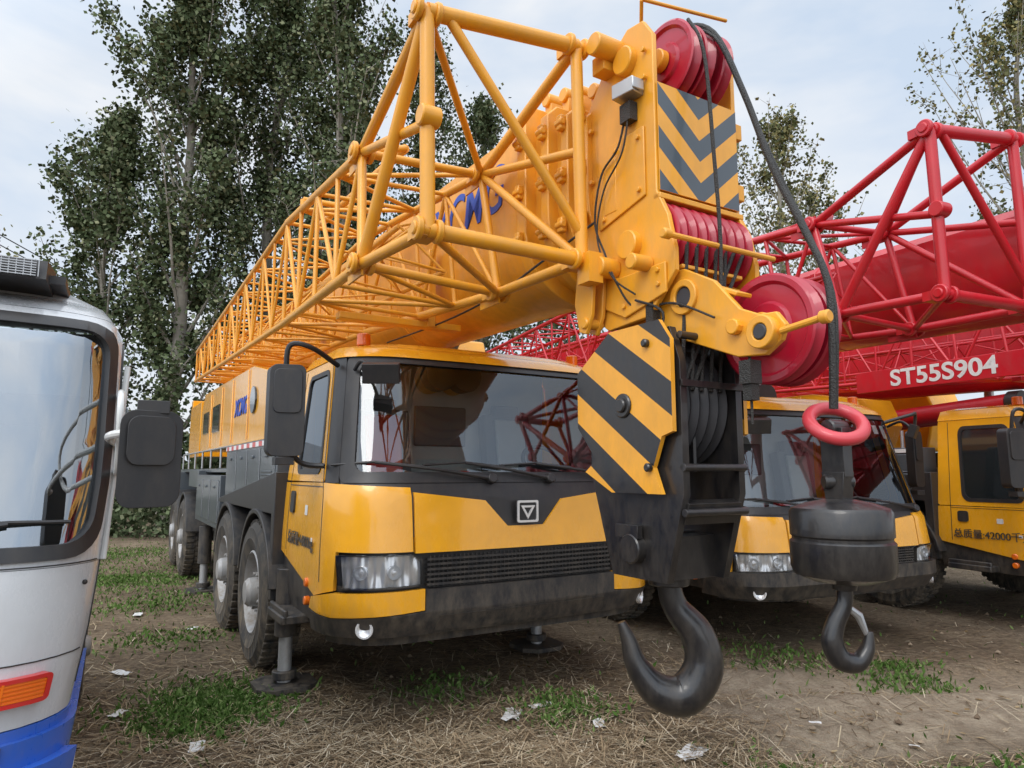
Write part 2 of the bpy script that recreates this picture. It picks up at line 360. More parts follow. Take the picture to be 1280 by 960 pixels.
# ------------------------------------------------------------------ chassis
def chassis(P,wheels,top,length,jack=True,label='XCMG'):
    F=Geo()
    for x in(-.45,.45): F.box((x,length/2+.3,.95),(.12,length-.7,.34))
    for s in wheels: F.tube((-1.1,s,.59),(1.1,s,.59),.09); F.box((0,s,.6),(.4,.35,.35))
    F.box((0,1.42,.78),(2.3,.26,.22)); F.box((0,6.2,.80),(2.3,.3,.3))
    F.box((0,.9,.75),(1.6,1.0,.3))
    F.obj('chassis_frame',P,'black',bevel=.01)
    D=Geo()
    for sg in(-1,1):
        x=sg*1.19
        D.box((x,2.95,1.58),(.30,2.6,.62)); D.box((x,5.6,1.25),(.34,2.2,.62)); D.box((x*1.0,7.35,1.5),(.3,1.2,.25)); D.box((x,9.9,1.35),(.3,.7,.5))
        for k in range(4):
            D.box((sg*1.345,2.0+k*.62,1.56),(.012,.56,.5)); D.box((sg*1.355,2.0+k*.62,1.74),(.02,.10,.03))
        for k in range(3): D.box((sg*1.365,4.9+k*.7,1.25),(.012,.62,.5)); D.box((sg*1.375,4.9+k*.7,1.42),(.02,.10,.03))
        for k in range(9): D.box((sg*1.356,2.0,1.38+k*.028),(.012,.40,.012))
    D.box((0,(length+1.65)/2,1.62),(2.5,length-1.65,.05))
    D.obj('side_lockers_and_deck',P,'grey',bevel=.008)
    W=Geo()
    for s in wheels:
        for sg in(-1,1):
            pts=[]
            for a in range(10,171,10): pts.append((s+math.cos(R(a))*.70,.59+math.sin(R(a))*.70))
            for a in range(170,9,-10): pts.append((s+math.cos(R(a))*.66,.59+math.sin(R(a))*.66))
            W.prism(pts,'yz',sg*.98,sg*1.41)
    for sg in(-1,1):
        W.prism([(1.5,.62),(1.58,.62),(1.60,1.27),(4.4,1.27),(4.4,1.31),(1.5,1.6)],'yz',sg*1.0,sg*1.38)
    W.obj('mudguards',P,'black',bevel=.006)
    Wh=Geo()
    for s in wheels:
        for sg in(-1,1): wheel(Wh,sg*1.41,s+.04,sg)
    Wh.obj('wheels',P,['rubber','rim'])
    St=Geo()
    for sg in(-1,1):
        mp=(lambda p,z,o,sg=sg:V((sg*(1.345+o),sg*p,z)))
        a,b=(1.7,4.25)
        q=[(a,1.83),(b,1.83),(b,1.875),(a,1.875)] if sg>0 else [(-b,1.83),(-a,1.83),(-a,1.875),(-b,1.875)]
        St.patch([q],mp,.004,.003,ustep=.15,zstep=0,matfn=lambda u,z:int(math.floor(u/.15))%2)
    St.obj('reflective_strip',P,['refl','white'])
    if jack:
        J=Geo()
        for s in(1.42,6.2):
            for x in(-1.27,1.0):
                J.cyl((x,s,.62),(0,0,1),.085,.5); J.cyl((x,s,.28),(0,0,1),.05,.5,1); J.cyl((x,s,.09),(0,0,1),.09,.06)
                J.prism([(x-.22,s-.12),(x-.12,s-.22),(x+.12,s-.22),(x+.22,s-.12),(x+.22,s+.12),(x+.12,s+.22),(x-.12,s+.22),(x-.22,s+.12)],'xy',.0,.035)
        J.obj('outrigger_jacks',P,['black','steel'])
    # superstructure
    U=Geo(); 
    U.prism([(2.5,1.9),(2.35,2.2),(2.5,2.55),(3.2,2.68),(7.0,2.75),(7.3,2.5),(7.3,1.9)],'yz',-1.28,-.62)
    U.prism([(5.0,1.9),(5.0,2.6),(7.3,2.75),(7.5,2.5),(7.5,1.9)],'yz',.62,1.28)
    U.box((0,5.6,1.95),(1.5,4.6,.35)); U.box((0,8.9,2.3),(2.4,1.5,.9))
    for s in(3.4,4.4,5.2,6.2): U.box((-1.29,s,2.3),(.012,.015,.74)) 
    for x in(-.55,.55): U.prism([(4.2,1.8),(8.6,1.8),(8.9,3.3),(7.9,3.55),(6.6,2.6)],'yz',x-.05,x+.05)
    for x in(-1.05,-.5,.1,.6): U.box((x,9.72,2.4),(.25,.2,1.0))
    U.cyl((0,4.9,1.72),(0,0,1),.75,.25,0,40)
    U.tube((-1.25,2.6,1.65),(-1.25,2.6,2.0),.03)
    U.obj('superstructure',P,'cab',bevel=.015)
    K=Geo()
    K.prism([(2.9,1.9),(2.75,2.5),(3.0,3.15),(4.3,3.2),(4.5,1.9)],'yz',.62,1.3)
    K.obj('operator_cabin',P,'cab',bevel=.03)
    K=Geo()
    K.patch([[(2.95,2.2),(4.3,2.2),(4.25,3.0),(3.12,3.0)]],lambda p,z,o:V((1.3+o,p,z)),.006,.005,ustep=0,zstep=0)
    K.patch([[(.68,2.5),(1.24,2.5),(1.24,3.05),(.68,3.05)]],lambda p,z,o:V((p,2.78+(z-2.5)*.38-o,z)),.01,.005,ustep=0,zstep=0)
    K.cyl((-1.285,3.1,2.32),(-1,0,0),.14,.03); K.box((-1.285,5.7,2.3),(.02,.6,.35)); K.box((-1.285,6.7,2.3),(.02,.5,.3))
    K.obj('cabin_glazing_and_vents',P,'dglass')
    Hn=Geo()
    for sg in(-1,):
        Hn.sweep([(sg*1.27,1.9,1.65),(sg*1.27,1.9,2.1)],.018); 
        for k in range(7): Hn.tube((sg*1.27,4.3+k*.9,1.65),(sg*1.27,4.3+k*.9,1.9),.014)
        Hn.tube((sg*1.27,4.3,1.9),(sg*1.27,9.7,1.9),.014)
    Hn.obj('deck_handrail',P,'steel')
    Lu=Geo(); Lu.tube((-.12,1.3,2.42),(-.12,5.2,2.2),.13,0,20); Lu.tube((.12,1.3,2.42),(.12,5.2,2.2),.13,0,20); Lu.cyl((-.12,1.22,2.43),(0,1,0),.145,.14,1); Lu.cyl((.12,1.22,2.43),(0,1,0),.145,.14,1)
    Lu.obj('luffing_cylinders',P,['boom' if top=='boom' else 'red','black'])
    X=Geo(); X.smooth([(.25,1.75,2.2),(.25,1.75,2.66),(.25,1.7,2.80),(.25,1.58,2.86)],.055,0,16); X.obj('exhaust_stack',P,'steel')
    if label: text('superstructure_lettering',P,label,.26,(-1.285,3.85,2.30),(0,-1,0),(0,0,1),'blue',.003,.25,1,.006)

# ------------------------------------------------------------------ boom
def usec(hw,z0,z1):
    p=[(-hw+.07,z1),(-hw,z1-.07),(-hw,z0+.42)]
    for k in range(1,12):
        a=math.pi*k/12; p.append((-hw*math.cos(a),z0+.42-.42*math.sin(a)))
    p+=[(hw,z0+.42),(hw,z1-.07),(hw-.07,z1)]
    return p
def boom(P,mat,sh=0.,label='XCMG',lcol='blue',end=8.6,slope=.028,dz=0.,k=1.):
    zz_=lambda z:2.62+(z-2.62)*k
    def ext(G,hw,z0,z1,s0,s1):
        p=usec(hw*(.5+.5*k),zz_(z0),zz_(z1)); n=len(p); vs=[]
        for s in(s0,s1):
            for x,z in p: vs.append((x,s+sh,z+(s+.7)*slope+dz))
        G.add(vs,[list(range(n)),list(range(n,2*n))[::-1]]+[(i,(i+1)%n,n+(i+1)%n,n+i) for i in range(n)])
    G=Geo()
    ext(G,.42,2.655,3.83,-.70,end-sh); ext(G,.455,2.62,3.86,-.72,-.62); ext(G,.428,2.647,3.838,1.5,1.56)
    ext(G,.375,2.70,3.76,-.86,-.5); ext(G,.41,2.665,3.80,-.90,-.82)
    ext(G,.34,2.735,3.70,-1.02,-.5); ext(G,.375,2.70,3.74,-1.05,-.98)
    ext(G,.30,2.77,3.64,-1.25,-.5); ext(G,.335,2.735,3.68,-1.18,-1.12)
    y=lambda s:s+sh
    for s,hw,zt in((-.67,.455,3.86),(-.86,.41,3.80),(-1.01,.375,3.74),(-1.15,.335,3.68)):
        hw*=(.5+.5*k)
        for x in(-.2,.2): G.box((x,y(s),zz_(zt)+.05+dz),(.1,.07,.16)); G.cyl((x,y(s),zz_(zt)+.11+dz),(1,0,0),.045,.14)
        for z in(3.0,3.3,3.62): G.box((-hw-.015,y(s),zz_(z)+dz),(.04,.05,.09)); G.cyl((-hw-.025,y(s),zz_(z)+dz),(0,1,0),.022,.07,0,12); G.box((hw+.02,y(s),zz_(z)+dz),(.05,.06,.10))
    G.obj('telescopic_boom',P,mat,30,bevel=.008)
    if label: text('boom_lettering',P,label,.44,(-.424,.16+sh,3.45+dz),(0,-1,0),(0,0,1),lcol,.003,.2,.86,.004)
def boom_head(P,mat,sh=0.):
    y=lambda s:s+sh
    G=Geo()
    side=[(y(a),b) for a,b in[(-1.12,2.62),(-1.12,3.6),(-1.32,3.84),(-1.50,3.95),(-1.62,3.93),(-1.69,3.82),(-1.69,3.54),(-1.69,2.98),(-1.76,2.84),(-1.80,2.66),(-1.80,2.55),(-1.62,2.36),(-1.30,2.34),(-1.15,2.45)]]
    for x in(-.30,.27): G.prism(side,'yz',x,x+.03)
    G.box((0,y(-1.66),3.24),(.54,.03,.60)); G.box((0,y(-1.69),2.95),(.60,.05,.03)); G.box((0,y(-1.2),3.1),(.54,.03,.9)); G.box((0,y(-1.4),2.98),(.54,.5,.03))
    # doubler plates and bolts on the side of the head
    G.prism([(y(-1.62),2.98),(y(-1.62),3.35),(y(-1.35),3.35),(y(-1.25),3.1),(y(-1.25),2.9)],'yz',-.312,-.30)
    G.prism([(y(-1.75),2.45),(y(-1.75),2.60),(y(-1.4),2.60),(y(-1.2),2.75),(y(-1.2),2.5),(y(-1.45),2.38)],'yz',-.315,-.30)
    for a,b in((-1.58,3.02),(-1.58,3.3),(-1.4,3.3),(-1.3,2.95),(-1.7,2.5),(-1.7,2.57),(-1.25,2.7),(-1.45,2.44),(-1.64,3.75),(-1.64,3.6),(-1.2,3.5),(-1.2,3.2)): G.cyl((-.318,y(a),b),(1,0,0),.013,.02,0,8,.002)
    # nose bracket
    br=[(y(a),b) for a,b in[(-1.30,2.585),(-1.80,2.56),(-1.98,2.46),(-2.12,2.30),(-2.22,2.255),(-2.30,2.25),(-2.345,2.19),(-2.32,2.13),(-2.24,2.08),(-2.10,2.09),(-1.95,2.15),(-1.60,2.29),(-1.30,2.33)]]
    G.prism(br,'yz',-.245,-.215)
    G.prism([(y(a),b) for a,b in[(-1.30,2.585),(-1.70,2.56),(-1.9,2.45),(-2.0,2.30),(-1.95,2.2),(-1.60,2.29),(-1.30,2.33)]],'yz',.16,.19)
    G.box((-.03,y(-1.62),2.58),(.42,.34,.02)); G.box((-.03,y(-1.62),2.30),(.4,.5,.02),(-12,0,0)); G.box((-.17,y(-1.95),2.44),(.10,.3,.02),(25,0,0))
    G.lathe([(.035,-.03),(.07,-.03),(.07,.03),(.035,.03)],(-.26,y(-2.25),2.17),(1,0,0),0,28,True)
    G.lathe([(.05,-.012),(.085,-.012),(.085,.012),(.05,.012)],(-.25,y(-1.80),2.42),(1,0,0),0,28,True)
    G.tube((-.28,y(-2.10),2.22),(.14,y(-2.10),2.22),.035)
    G.tube((-.38,y(-1.83),2.70),(.38,y(-1.83),2.70),.014)
    G.cyl((-.38,y(-1.83),2.70),(1,0,0),.025,.05); 
    for z in(2.75,3.76): G.cyl((-.32,y(-1.5),z),(1,0,0),.075,.05)
    G.cyl((-.36,y(-1.36),2.66),(1,0,0),.055,.12); G.cyl((-.36,y(-1.62),2.62),(1,0,0),.04,.12)
    G.cyl((-.36,y(-1.42),3.86),(1,0,0),.06,.22); G.box((-.34,y(-1.36),3.80),(.10,.10,.10))
    for x in(-.40,-.33): G.prism([(y(-1.18),2.68),(y(-1.32),2.66),(y(-1.30),2.42),(y(-1.25),2.32),(y(-1.19),2.34),(y(-1.15),2.5)],'yz',x-.012,x+.012)
    G.cyl((-.365,y(-1.245),2.38),(1,0,0),.03,.12)
    G.tube((-.2,y(-1.50),3.95),(-.30,y(-1.62),4.05),.010); G.tube((-.30,y(-1.62),4.05),(.25,y(-1.70),4.08),.010)
    G.box((-.30,y(-1.35),3.12),(.03,.10,.3))
    G.tube((-.26,y(-2.33),2.16),(-.26,y(-2.52),2.18),.014); G.cyl((-.26,y(-2.53),2.18),(0,1,0),.026,.04)
    G.tube((.3,y(-1.3),3.3),(.36,y(-1.3),3.3),.05); G.box((.32,y(-1.66),3.45),(.05,.06,.09)); G.box((.32,y(-1.66),3.1),(.05,.06,.09))
    G.obj('boom_head',P,mat,bevel=.005)
    H=Geo(); 
    H.cyl((-.248,y(-1.80),2.42),(1,0,0),.05,.008); H.cyl((-.262,y(-2.25),2.17),(1,0,0),.034,.058)
    H.obj('bracket_hole',P,'intd')
    C=Geo()
    def mf(u,z): return int(math.floor((z-abs(u)*.85-2.62)/.115))%2
    cuts=[((0,0,0),(1,0,0))]+[((0,2.62+k*.115,0),(-.85,1,0)) for k in range(-4,10)]+[((0,2.62+k*.115,0),(.85,1,0)) for k in range(-4,10)]
    C.patch([[(-.285,2.985),(.285,2.985),(.285,3.555),(-.285,3.555)]],lambda u,z,o:V((u,y(-1.695)-o,z)),.006,.006,ustep=0,zstep=0,cuts=cuts,matfn=mf)
    C.obj('chevron_panel',P,['orange','chev'])
    Sv=Geo()
    def shv(c,r,w=.045):
        Sv.lathe([(.03,-w/2),(r*.45,-w*.5),(r*.5,-w*.28),(r*.8,-w*.28),(r*.86,-w*.5),(r-.01,-w/2),(r,-w*.42),(r-.035,0),(r,w*.42),(r-.01,w/2),(r*.78,w*.32),(.03,w/2)],c,(1,0,0),0,48)
    for x in(-.13,-.03,.10): shv((x+.06,y(-1.56),3.79),.225,.075)
    for k in range(8): shv((-.235+k*.067,y(-1.60),2.75),.20,.058)
    shv((.09,y(-2.10),2.235),.25,.075); shv((-.02,y(-2.10),2.235),.25,.075)
    Sv.obj('sheaves',P,'sheave',25)
    Hb=Geo(); Hb.cyl((-.075,y(-2.10),2.235),(1,0,0),.07,.05); Hb.cyl((-.135,y(-1.56),3.79),(1,0,0),.06,.05); Hb.obj('sheave_hubs',P,mat)

# ------------------------------------------------------------------ lattice jib
def jib(P,mat,mx=1,sh=0.,dz=0,kb=1.):
    G=Geo()
    def q(p): return V((p[0]*mx,p[1]+sh,p[2]+dz))
    E=[(-1.35,-1.3,2.70),(-.47,-1.3,2.70),(-.49,-1.3,3.90),(-1.37,-1.3,3.78)]
    Mi=[(-1.42,-.58,2.72),(-.52,-.5,2.70),(-.56,-.35,3.52),(-1.36,-.35,3.47)]
    T=[(-1.34,1.65,2.82),(-.64,1.65,2.82),(-.64,1.65,3.70),(-1.34,1.65,3.69)]
    Z=[(-1.34,7.85,3.05),(-.74,7.85,3.05),(-.74,7.85,3.52),(-1.34,7.85,3.52)]
    E,Mi,T,Z=[[q(p) for p in c] for c in(E,Mi,T,Z)]
    def sec(A,B,n,rc,rb,skip=()):
        for i in range(4): G.tube(A[i],B[i],rc)
        for k in range(n+1):
            t=k/n; C=[A[i].lerp(B[i],t) for i in range(4)]
            for i in range(4): G.tube(C[i],C[(i+1)%4],rb)
            if k<n:
                D=[A[i].lerp(B[i],(k+1)/n) for i in range(4)]
                for i in range(4):
                    j=(i+1)%4
                    if k%2==0: G.tube(C[i],D[j],rb)
                    else: G.tube(C[j],D[i],rb)
    # end frame: heavy pipes
    for i in range(4): G.tube(E[i],E[(i+1)%4],(.038,.034,.042,.036)[i])
    for i in range(4): G.tube(E[i],Mi[i],.032)
    for i in range(4): G.tube(Mi[i],Mi[(i+1)%4],.026)
    G.tube(E[3],Mi[0],.034); G.tube(E[0].lerp(E[3],.48),Mi[3],.026); G.tube(E[1].lerp(E[2],.5),Mi[2],.026); G.tube(E[1],Mi[2],.026)
    G.tube(E[3].lerp(E[2],.12),E[1].lerp(E[2],.12),.026)
    G.tube(E[0],Mi[1],.022); G.tube(E[3],Mi[2],.022)
    sec(Mi,T,4,.030,.016); sec(T,Z,13,.027,.0125)
    # guide tube above the truss with small posts
    a=q((-1.05,-.25,3.62)); b=q((-1.0,1.9,3.82)); G.tube(a,b,.028)
    G.tube(q((-1.30,1.3,3.78)),q((-.70,1.3,3.80)),.024); G.tube(q((-1.30,1.3,3.68)),q((-1.30,1.3,3.78)),.024); G.tube(Mi[3],a,.022)
    for p in E+Mi:
        for dx in(-.05,.05): G.cyl(p+V((dx,0,0)),(1,0,0),.056,.03,0,20)
        G.cyl(p,(1,0,0),.032,.15,0,16); G.box(p+V((0,.05,0)),(.10,.13,.06))
    # gusset plates at the main nodes
    for p in Mi: G.box(p+V((0,.10,0)),(.012,.24,.13))
    G.cyl(E[0].lerp(E[3],.5)+V((0,-.02,0)),(1,0,0),.05,.10); G.box(E[1]+V((.03,-.03,-.05)),(.09,.10,.16))
    # secondary telescoped tip section lying inside
    def w(a,b,t): return a.lerp(b,t)
    A2=[w(Mi[0],Mi[2],.25),w(Mi[1],Mi[3],.25),w(Mi[1],Mi[3],.60),w(Mi[0],Mi[2],.60)]; A2=[p+V((0,.3,0)) for p in A2]
    B2=[w(Z[0],Z[2],.2),w(Z[1],Z[3],.2),w(Z[2],Z[0],.2),w(Z[3],Z[1],.2)]
    sec(A2,B2,11,.018,.009)
    G.obj('lattice_jib',P,mat,40)
    Bk=Geo()
    for s,zz in((.6,2.78),(3.8,2.9),(6.2,2.98)):
        Bk.box(q((-.72,s,zz-.08)),(.95,.10,.05)); Bk.box(q((-.50,s,zz+.2)),(.06,.14,.6))
    Bk.obj('jib_brackets',P,mat,bevel=.006)

# ------------------------------------------------------------------ hook blocks
def hook_main(P):
    cx,cs=-.15,-1.50
    G=Geo()
    pol=[(.08,2.30),(.35,2.12),(.35,1.83),(.20,1.66),(.29,1.60),(.08,1.50),(-.27,1.50),(-.22,1.62),(-.28,1.76),(-.35,1.78),(-.35,2.2),(-.28,2.30)]
    for sg,x in((-1,cx-.235),(1,cx+.235)):
        pp=[(-a,b) for a,b in pol]   # p=-s
        mp=(lambda p,z,o,x=x,sg=sg:V((x+sg*o,cs-p,z)))
        cuts=[((0,1.0+k*.155,0),(.68,1,0)) for k in range(0,14)]
        G.patch([pp],mp,.012,.024,0,0,0,cuts,lambda u,z:int(math.floor((z+.68*u-1.0)/.155))%2)
    G.obj('hazard_striped_cheek_plates',P,['orange','blackp'])
    B=Geo()
    inn=[(cs+a,b) for a,b in[(.30,2.18),(.05,2.27),(-.30,2.27),(-.36,2.1),(-.36,1.5),(-.24,1.10),(.14,1.10),(.27,1.5),(.30,1.6)]]
    for x in(cx-.20,cx+.16): B.prism(inn,'yz',x,x+.04)
    B.prism([(cs+a,b) for a,b in[(.18,2.1),(-.25,2.1),(-.25,1.6),(.18,1.6)]],'yz',cx-.02,cx+.0)
    for k in range(5): B.lathe([(.03,-.025),(.24,-.018),(.30,-.028),(.275,0),(.30,.028),(.24,.018),(.03,.025)],(cx-.13+k*.062,cs-.02,1.92),(1,0,0),1,40)
    B.cyl((cx,cs-.02,1.92),(1,0,0),.06,.52)
    B.box((cx,cs-.04,1.20),(.34,.30,.20)); B.cyl((cx,cs-.04,1.24),(1,0,0),.07,.50)
    for z in(2.22,1.62,1.42): B.tube((cx-.2,cs-.36,z),(cx+.2,cs-.36,z),.018)
    for z in(2.15,1.62): B.tube((cx-.2,cs+.28,z),(cx+.2,cs+.28,z),.018)
    B.box((cx,cs-.32,1.42),(.34,.05,.10),(20,0,0)); B.box((cx,cs-.36,2.0),(.40,.02,.03))
    B.cyl((cx-.26,cs-.02,1.92),(1,0,0),.035,.03); B.cyl((cx-.26,cs-.2,2.2),(1,0,0),.02,.03); B.cyl((cx-.26,cs-.2,1.62),(1,0,0),.02,.03)
    B.box((cx-.23,cs-.02,1.32),(.03,.16,.06)); 
    h=V((.857,-.515,0)); c=V((cx,cs-.04,0))
    path=[(0,1.14),(0,1.06),(.03,.95),(.13,.82),(.155,.67),(.06,.545),(-.07,.565),(-.165,.68),(-.20,.79),(-.235,.88)]
    rad=[.055,.058,.062,.082,.095,.097,.082,.055,.038,.02]
    B.smooth([c+h*a+V((0,0,z)) for a,z in path],rad,0,20,6)
    B.cyl(c+V((0,0,1.09)),(0,0,1),.10,.07)
    B.obj('hook_block_frame_and_hook',P,['blackp','intd'],40,bevel=.006)
    Rp=Geo()
    for k in range(7):
        x=-.2+k*.067
        Rp.tube((x,-1.785,2.72),(cx-.13+(k%5)*.062,cs-.30,1.98),.010,0,8)
        if k%2: Rp.tube((x,-1.42,2.70),(cx-.1+k*.03,cs+.22,2.05),.010,0,8)
    Rp.smooth([(.0,-1.38,3.97),(.02,-1.58,4.02),(.06,-1.77,3.90),(.09,-1.92,3.50),(.10,-2.06,3.05),(.09,-2.22,2.68),(.06,-2.33,2.44),(.035,-2.36,2.22),(.03,-2.345,1.86)],.0155,0,10)
    Rp.smooth([(-.05,-1.70,3.98),(-.04,-1.79,3.75),(-.03,-1.82,3.2),(-.03,-1.84,2.7),(-.06,-1.84,2.25)],.010,0,8)
    Rp.smooth([(-.02,-1.55,4.02),(.04,-1.79,3.86),(.095,-1.94,3.42),(.11,-2.11,2.95),(.09,-2.27,2.58),(.05,-2.37,2.3),(.045,-2.35,1.86)],.009,0,8)
    # electrical cables
    Rp.smooth([(-.33,-1.52,3.50),(-.335,-1.45,3.3),(-.33,-1.30,3.2),(-.34,-1.25,2.95),(-.34,-1.33,2.75),(-.36,-1.45,2.55),(-.30,-1.52,2.42),(-.27,-1.75,2.40),(-.27,-2.0,2.28)],.006,0,6)
    Rp.smooth([(-.345,-1.56,3.50),(-.35,-1.5,3.25),(-.34,-1.33,3.1),(-.35,-1.28,2.85),(-.37,-1.42,2.6),(-.33,-1.55,2.48)],.005,0,6)
    Rp.smooth([(-.33,-1.55,2.45),(-.29,-1.7,2.36),(-.28,-1.62,2.2)],.007,0,6)
    Rp.smooth([(-.34,-1.25,2.95),(-.46,-.9,2.80),(-.47,-.4,2.72),(-.46,.4,2.70),(-.45,1.6,2.74)],.007,0,6)
    Rp.box((-.33,-1.53,3.45),(.05,.08,.10)); Rp.box((-.28,-1.62,2.36),(.05,.05,.16)); Rp.box((-.22,-2.14,2.02),(.07,.06,.10)); Rp.box((-.22,-2.14,1.94),(.05,.045,.08)); Rp.tube((-.22,-2.14,2.1),(-.22,-2.14,1.8),.006)
    Rp.obj('wire_ropes_and_cables',P,'rope',bevel=.0)
    La=Geo(); La.box((-.35,-1.55,3.56),(.09,.14,.08),(0,0,10)); La.box((-.35,-1.63,3.56),(.075,.01,.06)); La.obj('head_lamp_box',P,'steel',bevel=.01)
def hook_aux(P):
    c=V((.035,-2.345,0)); G=Geo(); h=V((.857,-.515,0))
    G.box(c+V((0,0,1.68)),(.06,.10,.20)); G.prism([(-2.345-.05,1.60),(-2.345+.05,1.60),(-2.345+.035,1.46),(-2.345-.035,1.46)],'yz',.0,.07)
    G.cyl(c+V((0,0,1.78)),(1,0,0),.035,.11); G.cyl(c+V((0,0,1.56)),h,.03,.12)
    G.lathe([(0,1.49),(.06,1.49),(.13,1.475),(.185,1.455),(.195,1.44),(.195,1.345),(.188,1.34),(.188,1.33),(.198,1.32),(.198,1.22),(.185,1.19),(.12,1.165),(.05,1.16),(.045,1.13),(0,1.13)],c,(0,0,1),0,40)
    path=[(0,1.16),(-.005,1.08),(-.045,1.00),(-.062,.93),(-.035,.865),(.03,.85),(.075,.90),(.088,.97)]
    G.smooth([c+h*a+V((0,0,z)) for a,z in path],[.03,.032,.036,.042,.044,.038,.028,.014],0,16,6)
    G.obj('auxiliary_hook_weight',P,'blackp',35,bevel=.004)
    G=Geo(); G.torus(c+V((.01,0,1.80)),(-.42,-.62,.85),.105,.028,0,40,12); G.obj('lifting_ring',P,'redr')
    G=Geo(); G.sweep([c+h*.0+V((0,0,1.07)),c+h*.05+V((0,-.0,1.03)),c+h*.08+V((0,0,.95))],[.012,.018,.01],0,8); G.obj('hook_latch',P,'steel')

# ================================================================== build vehicles
zid=lambda z:z
c1=empty('truck_crane',.10,4.81,31)
crane_cab(c1,zid,0,'总质量:44800kg'); chassis(c1,[2.13,3.71,8.0,9.4],'boom',10.4); boom(c1,'boom'); boom_head(c1,'boom'); jib(c1,'boom'); hook_main(c1); hook_aux(c1)
zm2=lambda z: .5+(z-.55)*.74 if z<1.56 else 1.247+(z-1.56)*1.12
c2=empty('truck_crane',3.18,6.37,24)
crane_cab(c2,zm2,1,'总质量:42000千克'); chassis(c2,[2.13,3.71,8.0,9.4],'red',10.4,False,''); boom(c2,'red',-1.5,'',dz=.04,k=.66); boom_head(c2,'red',-1.5); jib(c2,'red',1,-.55)
c3=empty('truck_crane',6.69,7.09,24)
crane_cab(c3,zm2,1,'总质量:42000千克'); chassis(c3,[2.13,3.71,8.0,9.4],'red',10.4,False,''); boom(c3,'red',-.6,'',dz=-.12,k=.7); boom_head(c3,'red',-.6); jib(c3,'red',1,0,-.12)
g=Geo(); g.box((-1.43,1.2,2.72),(.02,2.3,.26)); g.obj('name_board',c3,'red',bevel=.004)
text('boom_lettering',c3,'ST55S904',.27,(-1.443,1.25,2.72),(0,-1,0),(0,0,1),'white',.002,0,1.15,.006)

